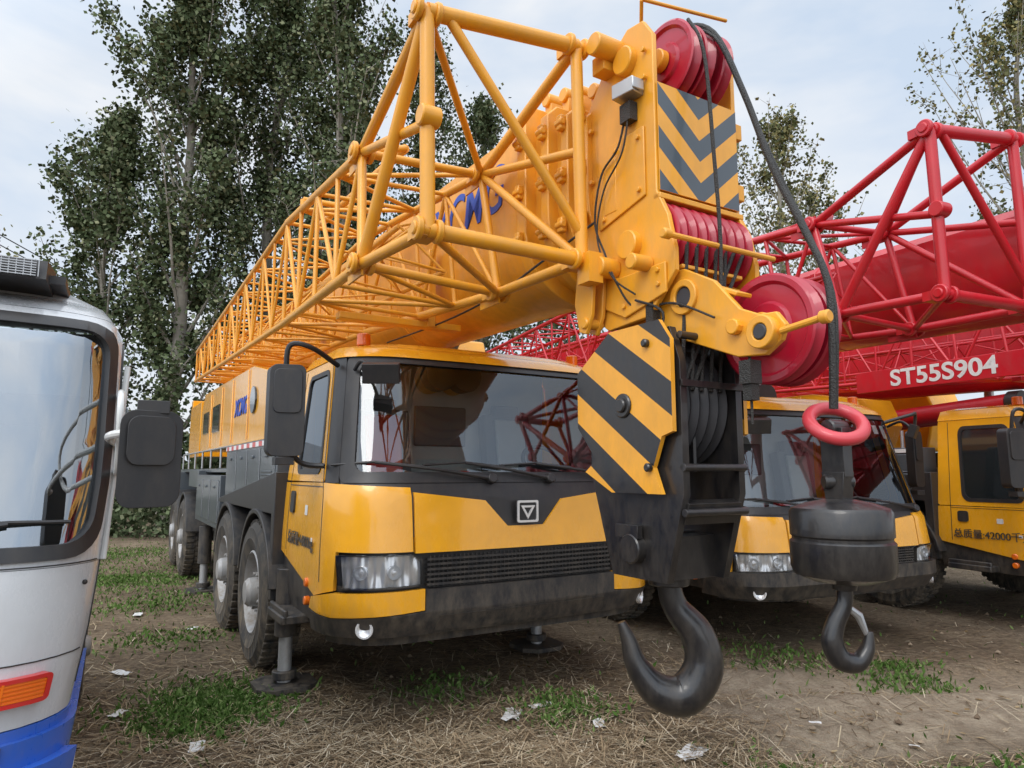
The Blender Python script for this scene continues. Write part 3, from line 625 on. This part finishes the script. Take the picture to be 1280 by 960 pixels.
# light truck on the left
def light_truck():
    P=empty('light_truck',-2.10,1.725,30)
    yt=[(.5,.02),(.8,0),(1.25,.0),(1.34,.02),(2.12,.26),(2.2,.34),(2.26,.5)]
    wt=[(.5,.82),(.83,.86),(1.1,.90),(1.34,.92),(1.6,.94),(2.12,.935),(2.26,.86)]
    S=surf(.95,.20,1.25,yt,wt,bulge=.09); RE=S.rear; both=lambda p:[p,mir(p)]
    G=Geo()
    G.patch([[(-RE,.835),(RE,.835),(RE,1.30),(-RE,1.30)]],S,.01,.03)
    G.patch(ring([(-1.05,1.302),(1.05,1.302),(1.05,2.18),(-1.05,2.18)],[(-.94,1.35),(.94,1.35),(.94,2.12),(-.94,2.12)]),S,.01,.03)
    G.patch([[(-RE,2.182),(RE,2.182),(RE,2.26),(-RE,2.26)]],S,.01,.03)
    for sg in(1,-1):
        rg=ring(rrect(1.052,1.302,RE,2.18,.02),rrect(1.12,1.36,RE-.12,2.10,.08))
        if sg<0: rg=[mir(p) for p in rg]
        G.patch(rg,S,.01,.03)
    us=[-RE+2*RE*k/40 for k in range(41)]; o1=[S(u,2.26,.01) for u in us]; cc=V((0,.8,2.33)); o2=[p*.88+cc*.12 for p in o1]
    for p in o2:p.z=2.31
    n=41; G.add(o1+o2+[cc],[(k,k+1,n+k+1,n+k) for k in range(n-1)]+[(n+k,n+k+1,2*n) for k in range(n-1)]+[(n-1,0,n,2*n-1),(2*n-1,n,2*n)])
    G.box((0,1.25,1.55),(1.76,.03,1.4))
    G.obj('cab_body',P,'silver',30)
    B=Geo(); B.patch([[(-RE,.52),(RE,.52),(RE,.80),(-RE,.80)]],S,.035,.06); B.patch([[(-RE,.80),(RE,.80),(RE,.832),(-RE,.832)]],S,.015,.03)
    B.patch([[(-1.0,.60),(1.0,.60),(1.0,.72),(-1.0,.72)]],S,.07,.05)
    B.obj('bumper',P,'bluep',30,bevel=.0)
    K=Geo(); K.patch(ring(rrect(-.965,1.325,.965,2.15,.11,6),rrect(-.925,1.37,.925,2.11,.09,6)),S,.028,.03)
    K.patch([[(-RE+.02,.6),(RE-.02,.6),(RE-.02,1.3),(-RE+.02,1.3)]],S,-.03,0)
    for sg in(1,-1):
        rg=ring(rrect(1.11,1.35,RE-.11,2.11,.09),rrect(1.145,1.385,RE-.145,2.075,.07))
        if sg<0: rg=[mir(p) for p in rg]
        K.patch(rg,S,.018,.03)
        for q in([(1.06,.9),(1.068,.9),(1.068,2.16),(1.06,2.16)],): K.patch([q if sg>0 else mir(q)],S,.0125,.004)
    K.patch([[(-1.0,1.305),(1.0,1.305),(1.0,1.309),(-1.0,1.309)]],S,.0125,.004)
    K.patch([[(-1.0,1.02),(1.0,1.02),(1.0,1.024),(-1.0,1.024)]],S,.0125,.004)
    for u in(.95,.35): K.cyl(S(u,1.24,.012),(0,-1,0),.008,.01)
    K.box((0,.55,2.30),(1.5,.30,.03)); 
    K.prism([(.28,2.27),(.30,2.34),(.62,2.38),(.9,2.33),(.9,2.27)],'yz',-.62,.70)
    K.patch([[(-.55,1.0),(.3,1.0),(.3,1.2),(-.55,1.2)]],S,.02,.02)
    K.patch([[(.50,.755),(.80,.755),(.80,.797),(.50,.797)]],S,.042,.012)
    K.obj('window_seals_and_roof_vent',P,'black',30,bevel=.0)
    Ms=Geo()
    for k in range(7): Ms.box((.04,.272,2.278+k*.009),(1.26,.006,.003))
    for k in range(60): Ms.box((-.58+k*.0213,.274,2.305),(.003,.006,.06))
    Ms.obj('roof_vent_mesh',P,'steel')
    Gl=Geo(); Gl.patch([rrect(-.945,1.35,.945,2.13,.10,6)],S,.008,0); Gl.obj('windscreen',P,'glassr',60,recalc=False)
    Gl=Geo()
    for sg in(1,-1):
        q=rrect(1.13,1.37,RE-.13,2.09,.07); Gl.patch([q if sg>0 else mir(q)],S,.008,0)
    Gl.obj('side_windows',P,'glassr',60,recalc=False)
    I=Geo(); I.box((0,.42,1.2),(1.6,.4,.26)); I.box((0,1.2,1.6),(1.6,.03,.7)); I.torus((-.4,.55,1.42),(0,-.7,.7),.2,.015); 
    for x in(-.42,.42): I.box((x,.85,1.15),(.5,.45,.14)); I.box((x,1.08,1.5),(.48,.12,.6),(-8,0,0))
    I.box((0,.35,1.34),(.5,.1,.02),m=1); I.obj('cab_interior',P,['seat','white'],bevel=.02)
    L=Geo(); L2=Geo(); L3=Geo()
    for sg in(1,-1):
        f=(lambda q:q) if sg>0 else mir
        L.patch([f(rrect(.565,.912,.875,.980,.012))],S,.035,.03)
        q=ring(rrect(.558,.905,.882,.987,.014),rrect(.570,.917,.870,.975,.010)); L2.patch(q if sg>0 else [mir(p) for p in q],S,.040,.035)
        for k in range(5):
            zz=.919+k*.012; L3.patch([f([(.575,zz),(.868,zz),(.868,zz+.004),(.575,zz+.004)])],S,.039,.004,zstep=0)
        for uu in(.67,.77): L3.patch([f([(uu,.915),(uu+.006,.915),(uu+.006,.977),(uu,.977)])],S,.040,.004,zstep=0)
    L.obj('indicator_lamps',P,'amber',bevel=.004); L2.obj('indicator_bezels',P,'refl'); L3.obj('indicator_lens_ribs',P,'amber')
    H=Geo()
    for x in(-.3,.3): H.lathe([(0,-.01),(.05,-.008),(.085,.01),(.1,.012),(.1,-.02)],S(x,.95,.03),(0,-1,0),0,28)
    H.obj('headlamps',P,'chrome')
    Mr=Geo(); Mr.smooth([S(1.03,1.70,.02),(.93,-.08,1.71),(1.0,-.15,1.72),(1.07,-.16,1.71)],.013,0,10); Mr.smooth([S(1.03,1.60,.02),(.96,.05,1.62),(.955,.0,1.84),S(1.03,1.88,.02)],.011,0,10)
    Mr.tube(S(1.04,1.30,.02),S(1.04,2.0,.035),.011); Mr.obj('mirror_bracket',P,'gold')
    Mr=Geo(); Mr.patch([rrect(-.092,-.148,.092,.148,.045,5)],lambda u,z,o:V((1.045+u*.95,-.15-o+.3*u,1.64+z)),.03,.06,ustep=0,zstep=0)
    Mr.patch([rrect(-.07,-.02,.07,.13,.035,5)],lambda u,z,o:V((1.045+u*.95,-.15-o+.3*u,1.64+z)),.042,.02,ustep=0,zstep=0)
    Mr.box((1.045,-.15,1.80),(.09,.05,.04)); Mr.obj('wing_mirror',P,'black',bevel=.02)
    W=Geo()
    for u0,u1 in((.1,.7),(-.6,0)):
        W.sweep([S(u0,1.34,.03),S((u0+u1)/2,1.40,.05),S(u1,1.44,.035)],[.012,.008,.006],0,8); W.sweep([S(u1-.25,1.43,.03),S(u1,1.445,.03),S(u1+.15,1.44,.03)],.007,0,6)
    W.obj('wipers',P,'black')
    Bd=Geo(); Bd.box((0,2.7,1.2),(1.66,2.6,.6)); Bd.box((0,2.4,.72),(.8,3.2,.2)); Bd.obj('cargo_bed',P,'bluep',bevel=.01)
    Wh=Geo()
    for s in(.75,3.3):
        for sg in(-1,1): wheel(Wh,sg*.84,s,sg,.38)
    Wh.obj('wheels',P,['rubber','rim'])
    a=S(.56,.776,.048); b=S(.76,.776,.048)
    text('bumper_lettering',P,'DIESEL',.046,(a+b)/2+V((0,-.003,0)),b-a,(0,0,1),'white',.002,0,1.5,.002)
light_truck()

# ================================================================== ground
def ground_h(x,y):
    d=math.hypot(x,y-6)
    k=max(0,1-max(0,d-14)/25)
    rut=0
    if x>.3 and y<6.2:
        for yc in(4.15,5.35):
            t=(y-yc-.12*(x-2))/.22; rut-=.055*math.exp(-t*t)*min(1,(x-.3)/1.2); rut+=.03*math.exp(-((abs(t)-1.7)/.5)**2)*min(1,(x-.3)/1.2)
    return k*(.045*noise.noise(V((x*.5,y*.5,0)))+.028*noise.noise(V((x*2.1,y*2.1,3)))+.020*noise.noise(V((x*6,y*6,9)))) -.012+rut
def build_ground():
    t=np.linspace(-1,1,301); sp=np.sinh(t*5.8)/math.sinh(5.8)*420
    vs=[];n=len(sp)
    for yy in sp:
        for xx in sp: vs.append((xx,yy+5,ground_h(xx,yy+5)))
    fs=[(j*n+i,j*n+i+1,(j+1)*n+i+1,(j+1)*n+i) for j in range(n-1) for i in range(n-1)]
    me=bpy.data.meshes.new('ground'); me.from_pydata(vs,[],fs); me.polygons.foreach_set('use_smooth',[True]*len(fs))
    m,nt,b=nodes('dirt_ground'); L=nt.links; tc=N(nt,'ShaderNodeTexCoord')
    def noi(sc,det=5,ro=.6,mp=None):
        n=N(nt,'ShaderNodeTexNoise'); n.inputs['Scale'].default_value=sc; n.inputs['Detail'].default_value=det; n.inputs['Roughness'].default_value=ro
        L.new(mp.outputs[0] if mp else tc.outputs['Object'],n.inputs['Vector']); return n
    def ramp(n,p):
        r=N(nt,'ShaderNodeValToRGB'); e=r.color_ramp.elements; e[0].position=p[0][0]; e[0].color=(*p[0][1],1); e[1].position=p[-1][0]; e[1].color=(*p[-1][1],1)
        for q in p[1:-1]: k=e.new(q[0]); k.color=(*q[1],1)
        L.new(n.outputs[0],r.inputs[0]); return r
    a=ramp(noi(.8,6,.65),[(.3,(.10,.072,.050)),(.48,(.185,.135,.092)),(.68,(.30,.23,.16))])
    f=ramp(noi(22,6,.78),[(.3,(.35,.33,.30)),(.5,(.85,.85,.85)),(.72,(1.5,1.45,1.35))])
    mu=N(nt,'ShaderNodeMixRGB',blend_type='MULTIPLY'); mu.inputs[0].default_value=1; L.new(a.outputs[0],mu.inputs[1]); L.new(f.outputs[0],mu.inputs[2])
    # straw streaks
    last=mu
    for ang,sc in((20,(7,90,7)),(-40,(6,100,6))):
        mp=N(nt,'ShaderNodeMapping'); mp.inputs['Rotation'].default_value=(0,0,R(ang)); mp.inputs['Scale'].default_value=sc; L.new(tc.outputs['Object'],mp.inputs[0])
        s=ramp(noi(1,1,.5,mp),[(.58,(0,0,0)),(.66,(.7,.7,.7))])
        mx=N(nt,'ShaderNodeMixRGB'); L.new(s.outputs[0],mx.inputs[0]); L.new(last.outputs[0],mx.inputs[1]); mx.inputs[2].default_value=(.33,.26,.17,1); last=mx
    # sandy track to the right
    sx=N(nt,'ShaderNodeSeparateXYZ'); L.new(tc.outputs['Object'],sx.inputs[0])
    ws=noi(.8,5); ad=N(nt,'ShaderNodeMath',operation='MULTIPLY_ADD'); ad.inputs[1].default_value=1.6; L.new(ws.outputs[0],ad.inputs[0]); L.new(sx.outputs['Y'],ad.inputs[2])
    d1=N(nt,'ShaderNodeMath',operation='SUBTRACT'); L.new(ad.outputs[0],d1.inputs[0]); d1.inputs[1].default_value=5.75
    ab=N(nt,'ShaderNodeMath',operation='ABSOLUTE'); L.new(d1.outputs[0],ab.inputs[0])
    mr=N(nt,'ShaderNodeMapRange'); mr.inputs[1].default_value=1.15; mr.inputs[2].default_value=.6; mr.inputs[3].default_value=0; mr.inputs[4].default_value=.92; L.new(ab.outputs[0],mr.inputs[0])
    mr2=N(nt,'ShaderNodeMapRange'); mr2.inputs[1].default_value=.8; mr2.inputs[2].default_value=1.9; L.new(sx.outputs['X'],mr2.inputs[0])
    mm=N(nt,'ShaderNodeMath',operation='MULTIPLY'); L.new(mr.outputs[0],mm.inputs[0]); L.new(mr2.outputs[0],mm.inputs[1])
    tr=ramp(noi(9,6,.7),[(.3,(.29,.225,.16)),(.7,(.53,.44,.325))])
    mx=N(nt,'ShaderNodeMixRGB'); L.new(mm.outputs[0],mx.inputs[0]); L.new(last.outputs[0],mx.inputs[1]); L.new(tr.outputs[0],mx.inputs[2])
    gm=ramp(noi(.55,5,.7),[(.62,(0,0,0)),(.75,(.35,.35,.35))])
    mg=N(nt,'ShaderNodeMixRGB'); L.new(gm.outputs[0],mg.inputs[0]); L.new(mx.outputs[0],mg.inputs[1]); mg.inputs[2].default_value=(.10,.11,.045,1)
    L.new(mg.outputs[0],b.inputs['Base Color']); b.inputs['Roughness'].default_value=.95; b.inputs['Specular IOR Level'].default_value=.15
    bp=N(nt,'ShaderNodeBump'); bp.inputs['Strength'].default_value=1.0; bp.inputs['Distance'].default_value=.04
    nb=noi(26,6,.75); L.new(nb.outputs[0],bp.inputs['Height']); L.new(bp.outputs[0],b.inputs['Normal'])
    me.materials.append(m); ob=bpy.data.objects.new('ground',me); col.objects.link(ob)
build_ground()

def isl_mat(name,stops):
    m,nt,b=nodes(name); L=nt.links; nt.nodes.remove(b)
    g=N(nt,'ShaderNodeNewGeometry'); r=N(nt,'ShaderNodeValToRGB'); e=r.color_ramp.elements
    e[0].position=stops[0][0]; e[0].color=(*stops[0][1],1); e[1].position=stops[-1][0]; e[1].color=(*stops[-1][1],1)
    for q in stops[1:-1]: k=e.new(q[0]); k.color=(*q[1],1)
    d=N(nt,'ShaderNodeBsdfDiffuse'); L.new(g.outputs['Random Per Island'],r.inputs[0]); L.new(r.outputs[0],d.inputs[0]); L.new(d.outputs[0],nt.nodes['Material Output'].inputs[0])
    return m
def quads(name,P0,U,W,mat,parent=None,rh=True):
    n=len(P0)
    if rh: vs=np.stack([P0-U,P0+W*.9-U*.1,P0+U,P0-W*.9-U*.1],1)
    else: vs=np.stack([P0-U-W,P0-U+W,P0+U+W,P0+U-W],1)
    me=bpy.data.meshes.new(name); me.vertices.add(n*4); me.vertices.foreach_set('co',vs.reshape(-1).astype(np.float32))
    me.loops.add(n*4); me.loops.foreach_set('vertex_index',np.arange(n*4,dtype=np.int32)); me.polygons.add(n)
    me.polygons.foreach_set('loop_start',np.arange(0,n*4,4,dtype=np.int32)); me.polygons.foreach_set('loop_total',np.full(n,4,dtype=np.int32))
    me.update(calc_edges=True); me.materials.append(mat); ob=bpy.data.objects.new(name,me); col.objects.link(ob); ob.parent=parent; return ob
def rdir(n):
    d=rng.normal(size=(n,3)); return d/np.linalg.norm(d,axis=1,keepdims=True)
def gz(P): return np.array([ground_h(x,y) for x,y in P])
# straw (kept thin on the worn track)
n=38000
xy=np.stack([rng.uniform(-9,11,n),rng.uniform(2.2,15,n)],1); k=rng.random(n)<.60; xy[k]=np.stack([rng.normal(-.4,2.0,k.sum()),rng.normal(4.3,1.1,k.sum())],1)
nb_=8000; xy[:nb_]=np.stack([rng.normal(.0,.75,nb_),rng.normal(4.0,.28,nb_)],1)
ln=rng.uniform(.02,.11,n); ln[:nb_]*=1.25
keep=~((xy[:,0]>1.5)&(np.abs(xy[:,1]-4.95)<.75)&(rng.random(n)<.75)); keep[:nb_]=True
P0=np.column_stack([xy,gz(xy)+rng.uniform(.004,.03,n)]); P0[:nb_,2]+=rng.uniform(0,.03,nb_)*np.exp(-((xy[:nb_,1]-4.0)/.3)**2); a=rng.uniform(0,2*math.pi,n)
U=np.column_stack([np.cos(a)*ln,np.sin(a)*ln,rng.normal(0,.16,n)*ln]); W=np.column_stack([-np.sin(a),np.cos(a),np.zeros(n)])*rng.uniform(.0012,.0035,n)[:,None]
quads('straw_litter',P0[keep],U[keep],W[keep],isl_mat('straw',[(0,(.12,.085,.055)),(.45,(.28,.205,.125)),(.8,(.44,.35,.23)),(1,(.58,.50,.37))]),rh=False)
# fallen leaves
n=3000; xy=np.stack([rng.uniform(-8,9,n),rng.uniform(2.3,14,n)],1); P0=np.column_stack([xy,gz(xy)+.015]); d=rdir(n); d[:,2]*=.25; U=d*rng.uniform(.012,.035,n)[:,None]; W=np.cross(d,[0,0,1.])*rng.uniform(.01,.022,n)[:,None]
quads('fallen_leaves',P0,U,W,isl_mat('dead_leaf',[(0,(.10,.06,.03)),(.6,(.25,.17,.08)),(1,(.42,.33,.20))]))
# soil clods
n=420; G=Geo()
for i in range(n):
    x=random.uniform(-4,6); yy=random.uniform(3.2,8); s=random.uniform(.008,.03); c=V((x,yy,ground_h(x,yy)+s*.3))
    vs=[c+V((dx,dy,dz))*s*random.uniform(.7,1.2) for dx,dy,dz in((1,0,0),(0,1,0),(-1,0,0),(0,-1,0),(0,0,.8),(0,0,-.8))]
    G.add(vs,[(0,1,4),(1,2,4),(2,3,4),(3,0,4),(1,0,5),(2,1,5),(3,2,5),(0,3,5)])
G.obj('soil_clods',None,isl_mat('clod',[(0,(.14,.10,.07)),(1,(.34,.27,.19))]),20)
# grass & weeds
patches=[(-2.1,5.0,.42,3600),(-2.0,4.6,.3,1000),(-5.8,10.5,1.0,3000),(-4.4,8.6,.8,1100),(.35,4.85,.30,700),(-.5,5.3,.35,300),(3.1,5.75,.35,700),(2.3,6.2,.5,400),(4.6,4.0,.5,500),(1.4,3.9,.35,250),(-3.3,6.8,.5,500),(6.5,6.2,1.0,700),(-8,13,2.0,4000),(2.7,3.7,.4,260)]
pp=[]
for x,y,r,c in patches: pp.append(np.column_stack([rng.normal(x,r*.6,c),rng.normal(y,r*.6,c)]))
pp.append(np.column_stack([rng.uniform(-8,10,1500),rng.uniform(2.5,14,1500)])); xy=np.concatenate(pp); n=len(xy)
hh=rng.uniform(.015,.06,n); d=rdir(n); d[:,2]=np.abs(d[:,2])+.5; d/=np.linalg.norm(d,axis=1,keepdims=True)
P0=np.column_stack([xy,gz(xy)+hh*.6]); U=d*rng.uniform(.015,.038,n)[:,None]; W=np.cross(d,rdir(n)); W/=np.linalg.norm(W,axis=1,keepdims=True); W*=rng.uniform(.005,.016,n)[:,None]
quads('grass',P0,U,W,isl_mat('weed_green',[(0,(.05,.095,.02)),(.6,(.095,.17,.042)),(1,(.19,.25,.09))]))
# litter paper
def paper(x,y,s,seed):
    g=Geo(); r=random.Random(seed); n=7; z0=ground_h(x,y)+.02; vs=[];a=r.uniform(0,6)
    for j in range(n):
        for i in range(n):
            u=(i/(n-1)-.5)*s*1.4; v=(j/(n-1)-.5)*s*.7; u+=r.uniform(-1,1)*s*.05; v+=r.uniform(-1,1)*s*.06
            vs.append((x+u*math.cos(a)-v*math.sin(a),y+u*math.sin(a)+v*math.cos(a),z0+.02*s/.15*noise.noise(V((u*25,v*25,seed)))+.008))
    g.add(vs,[(j*n+i,j*n+i+1,(j+1)*n+i+1,(j+1)*n+i) for j in range(n-1) for i in range(n-1)]); g.obj('paper_litter',None,'white',25)
for i,(x,y,s) in enumerate([(-1.83,4.18,.11),(1.04,4.17,.17),(-3.12,5.67,.13),(-2.6,4.73,.09),(0,4.75,.16),(.2,4.9,.12),(.55,4.55,.1),(-4.2,7.9,.12),(-3.3,7.3,.08),(1.9,4.5,.05),(-3.6,9.2,.1),(2.4,4.3,.04)]): paper(x,y,s,i)

# ================================================================== trees
bark=paint('poplar_bark',(.30,.275,.23),.9,dust=.2,coat=0,var=.3)
leafA=isl_mat('poplar_leaves',[(0,(.050,.070,.034)),(.5,(.098,.125,.062)),(.85,(.16,.19,.11)),(1,(.27,.27,.16))])
leafB=isl_mat('autumn_leaves',[(0,(.08,.095,.045)),(.5,(.15,.16,.08)),(1,(.32,.27,.12))])
def tree(name,x,y,h,rad,nl,ls,seed,mat=leafA,low=.12,spread=.42,nb=None):
    r=random.Random(seed); G=Geo(); g2=np.random.default_rng(seed)
    tr=[(r.uniform(-.02,.02)*h*t,r.uniform(-.02,.02)*h*t,h*t) for t in[0,.15,.3,.45,.6,.75,.9,1]]
    G.smooth(tr,[h*.012,h*.011,h*.0095,h*.008,h*.006,h*.0045,h*.003,h*.001],0,10,3)
    twigs=[];nb=nb or int(h*2.8)
    for i in range(nb):
        t=low+(1-low)*(i/nb)**.9*.97; az=i*2.4+r.uniform(-.5,.5)
        ln=rad*(.45+.65*math.sin(math.pi*min(1,t*.85+.12)))*r.uniform(.40,1.45)*(1-t**5)
        tt=[0,.15,.3,.45,.6,.75,.9,1]
        zz=h*t; bx=0;by=0
        for q in range(7):
            if tt[q]<=t<=tt[q+1]:
                f=(t-tt[q])/(tt[q+1]-tt[q]); bx=tr[q][0]*(1-f)+tr[q+1][0]*f; by=tr[q][1]*(1-f)+tr[q+1][1]*f
        p=V((bx,by,zz)); pts=[p]; up=r.uniform(.9,1.5)
        for s in range(1,5):
            f=s/4; d=V((math.cos(az),math.sin(az),up+f*1.5)); p=p+d.normalized()*ln*.48; az+=r.uniform(-.2,.2); pts.append(p.copy())
        b0=h*.0040*(1-t)+.010
        G.sweep(pts,[b0,b0*.75,b0*.55,b0*.35,b0*.15],0,5,False)
        bw=r.uniform(.25,1.5)
        for s in range(7):
            f=r.uniform(.2,1)*4; a=min(3,int(f)); q0=pts[a].lerp(pts[a+1],f-a)
            d=V((r.gauss(0,1),r.gauss(0,1),r.gauss(1.0,.7))).normalized(); q1=q0+d*ln*r.uniform(.18,.42)
            G.sweep([q0,q1],[b0*.3,.004],0,4,False); twigs.append((q0,q1,bw*r.uniform(.15,1.7)))
        twigs.append((pts[3],pts[4]+V((0,0,.2)),bw*1.2))
    T=G.obj(name,None,bark,60,recalc=False); T.location=(x,y,0)
    A=np.array([[*a] for a,b,w in twigs]); B=np.array([[*b] for a,b,w in twigs]); w=np.array([c for *_,c in twigs]); w/=w.sum()
    idx=g2.choice(len(A),nl,p=w); t=g2.random(nl)[:,None]
    P0=A[idx]*(1-t)+B[idx]*t+g2.normal(size=(nl,3))*spread*np.array([.8,.8,1.1])*(.3+.7*g2.random((nl,1)))
    P0=P0[P0[:,2]>h*low*.6]; nn=len(P0)
    d=g2.normal(size=(nn,3)); d/=np.linalg.norm(d,axis=1,keepdims=True); e=np.cross(d,g2.normal(size=(nn,3))); e/=np.linalg.norm(e,axis=1,keepdims=True)
    s=g2.uniform(.6,1.25,nn)[:,None]*ls
    quads(name+'_leaves',P0,d*s*.55,e*s*.5,mat,T)
tree('poplar_tree',-12.2,20,12.8,1.7,20000,.13,1,spread=.34)
tree('poplar_tree',-9.8,19.5,19,1.85,36000,.13,2,spread=.35)
tree('poplar_tree',-7.9,21.5,20,1.7,31000,.13,3,spread=.35)
tree('poplar_tree',-5.3,19.5,18.5,1.75,31000,.125,4,spread=.35)
tree('poplar_tree',-3.4,24,19,1.5,20000,.13,5,spread=.33)
tree('poplar_tree',-1.2,27,17.5,1.7,14000,.14,6,spread=.33)
tree('poplar_tree',10.4,25,15.5,2.1,6800,.135,7,leafB,low=.2,spread=.27)
tree('poplar_tree',13.0,28,14,1.8,4500,.14,8,leafB,low=.2,spread=.26)
tree('poplar_tree',17.6,22,19,2.6,7000,.14,9,leafB,low=.22,spread=.26)
tree('poplar_tree',2.0,25,10,2.0,12000,.15,10)
tree('poplar_tree',6.0,30,11,2.1,9000,.16,11,leafB)
tree('poplar_tree',-11.0,13.2,7.4,.8,1800,.10,12,leafB,low=.3,spread=.2)
tree('poplar_tree',-6.4,27,17,1.6,12000,.15,14,spread=.35)
# background undergrowth (one mass)
n=60000; xx=rng.uniform(-40,50,n); yy=33+rng.normal(0,1.2,n)+6*np.sin(xx*.13); top=2.6+1.6*np.sin(xx*.5)+1.3*np.sin(xx*1.3+1)+.8*np.sin(xx*3.1)
zz=rng.random(n)**.8*np.maximum(top,.8); P0=np.column_stack([xx,yy,zz]); d=rdir(n); e=np.cross(d,rdir(n)); e/=np.linalg.norm(e,axis=1,keepdims=True); s=rng.uniform(.12,.25,n)[:,None]
quads('background_trees',P0,d*s,e*s*.8,leafA)
n=13000; xx=rng.uniform(-17,-6.2,n); yy=17.5+rng.normal(0,.5,n); zz=rng.random(n)*np.maximum(.4,1.2+.6*np.sin(xx*1.9)+.3*np.sin(xx*5)); P0=np.column_stack([xx,yy,zz]); d=rdir(n); e=np.cross(d,rdir(n)); e/=np.linalg.norm(e,axis=1,keepdims=True); s=rng.uniform(.03,.09,n)[:,None]
quads('hedge',P0,d*s,e*s*.8,leafA)
# low building
Bd=empty('storage_building',-22,24,12)
g=Geo(); g.box((0,0,1.7),(14,5,3.4)); g.obj('walls',Bd,'white')
g=Geo(); g.prism([(-2.9,3.4),(2.9,3.4),(0,4.5)],'yz',-7.3,7.3); g.obj('roof',Bd,'grey')
g=Geo()
for k in range(5): g.box((-5.5+k*2.7,-2.51,1.9),(1.2,.06,1.1))
g.obj('windows',Bd,'dglass')
# overhead cables with their pole
Pl=Geo(); Pl.sweep([(-15.5,16,0),(-15.5,16,9)],[.16,.10],0,12); Pl.box((-15.5,16,8.5),(1.6,.1,.1)); 
for k,(dx,dz) in enumerate(((-.7,0),(0,.1),(.7,0))):
    Pl.smooth([(-15.5+dx,16,8.6+dz),(-24+dx,14,7.3+dz),(-40+dx,10,8.6+dz)],.015,0,6)
    Pl.smooth([(-15.5+dx,16,8.6+dz),(-13.0+dx,24,7.2+dz),(-10+dx,40,8.6+dz)],.015,0,6)
Pl.obj('utility_pole',None,'intd')

# ================================================================== sky, sun, camera
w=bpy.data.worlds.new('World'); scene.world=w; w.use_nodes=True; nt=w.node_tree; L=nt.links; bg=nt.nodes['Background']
SAZ=R(-155); SEL=R(44); sd=V((math.sin(SAZ)*math.cos(SEL),math.cos(SAZ)*math.cos(SEL),math.sin(SEL)))
sky=N(nt,'ShaderNodeTexSky'); sky.sky_type='NISHITA'; sky.sun_disc=False; sky.sun_elevation=SEL; sky.sun_rotation=SAZ; sky.air_density=1.2; sky.dust_density=3
tc=N(nt,'ShaderNodeTexCoord'); mp=N(nt,'ShaderNodeMapping'); mp.inputs['Scale'].default_value=(1,1,2.6); L.new(tc.outputs['Generated'],mp.inputs[0])
nn=N(nt,'ShaderNodeTexNoise'); nn.inputs['Scale'].default_value=2.3; nn.inputs['Detail'].default_value=5; nn.inputs['Roughness'].default_value=.55; nn.inputs['Distortion'].default_value=.4; L.new(mp.outputs[0],nn.inputs['Vector'])
r=N(nt,'ShaderNodeValToRGB'); e=r.color_ramp.elements; e[0].position=.36; e[0].color=(.64,.75,.90,1); e[1].position=.60; e[1].color=(.90,.93,.97,1); L.new(nn.outputs[0],r.inputs[0])
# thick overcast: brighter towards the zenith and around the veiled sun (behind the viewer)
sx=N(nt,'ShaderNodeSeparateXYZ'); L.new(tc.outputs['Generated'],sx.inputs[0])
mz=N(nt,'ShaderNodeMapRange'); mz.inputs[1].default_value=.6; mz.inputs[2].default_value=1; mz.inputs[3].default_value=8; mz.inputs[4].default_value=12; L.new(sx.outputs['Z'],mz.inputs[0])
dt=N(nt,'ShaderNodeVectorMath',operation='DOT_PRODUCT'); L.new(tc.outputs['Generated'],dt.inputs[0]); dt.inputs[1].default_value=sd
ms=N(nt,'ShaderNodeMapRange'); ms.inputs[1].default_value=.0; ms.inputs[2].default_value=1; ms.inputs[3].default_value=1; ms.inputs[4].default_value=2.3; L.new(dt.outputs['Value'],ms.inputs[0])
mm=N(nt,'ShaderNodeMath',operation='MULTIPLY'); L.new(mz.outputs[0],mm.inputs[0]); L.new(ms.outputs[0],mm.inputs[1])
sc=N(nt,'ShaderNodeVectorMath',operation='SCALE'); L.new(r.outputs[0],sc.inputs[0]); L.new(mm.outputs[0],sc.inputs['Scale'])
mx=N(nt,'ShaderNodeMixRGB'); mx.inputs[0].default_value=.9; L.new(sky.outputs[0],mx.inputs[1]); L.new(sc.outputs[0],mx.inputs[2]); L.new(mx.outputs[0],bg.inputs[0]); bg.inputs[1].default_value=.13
sl=bpy.data.lights.new('sun','SUN'); sl.energy=1.1; sl.angle=R(24); sl.color=(1,.95,.88); so=bpy.data.objects.new('sun',sl); col.objects.link(so)
so.rotation_euler=sd.to_track_quat('Z','Y').to_euler()
cam=bpy.data.cameras.new('camera'); cam.sensor_width=36; cam.lens=850/1280*36; cam.clip_end=2000; cam.clip_start=.05
co=bpy.data.objects.new('camera',cam); col.objects.link(co); co.location=(0,0,1.6); co.rotation_euler=(R(90+7.37),0,0); scene.camera=co
scene.view_settings.view_transform='Standard'; scene.view_settings.look='None'; scene.view_settings.exposure=0
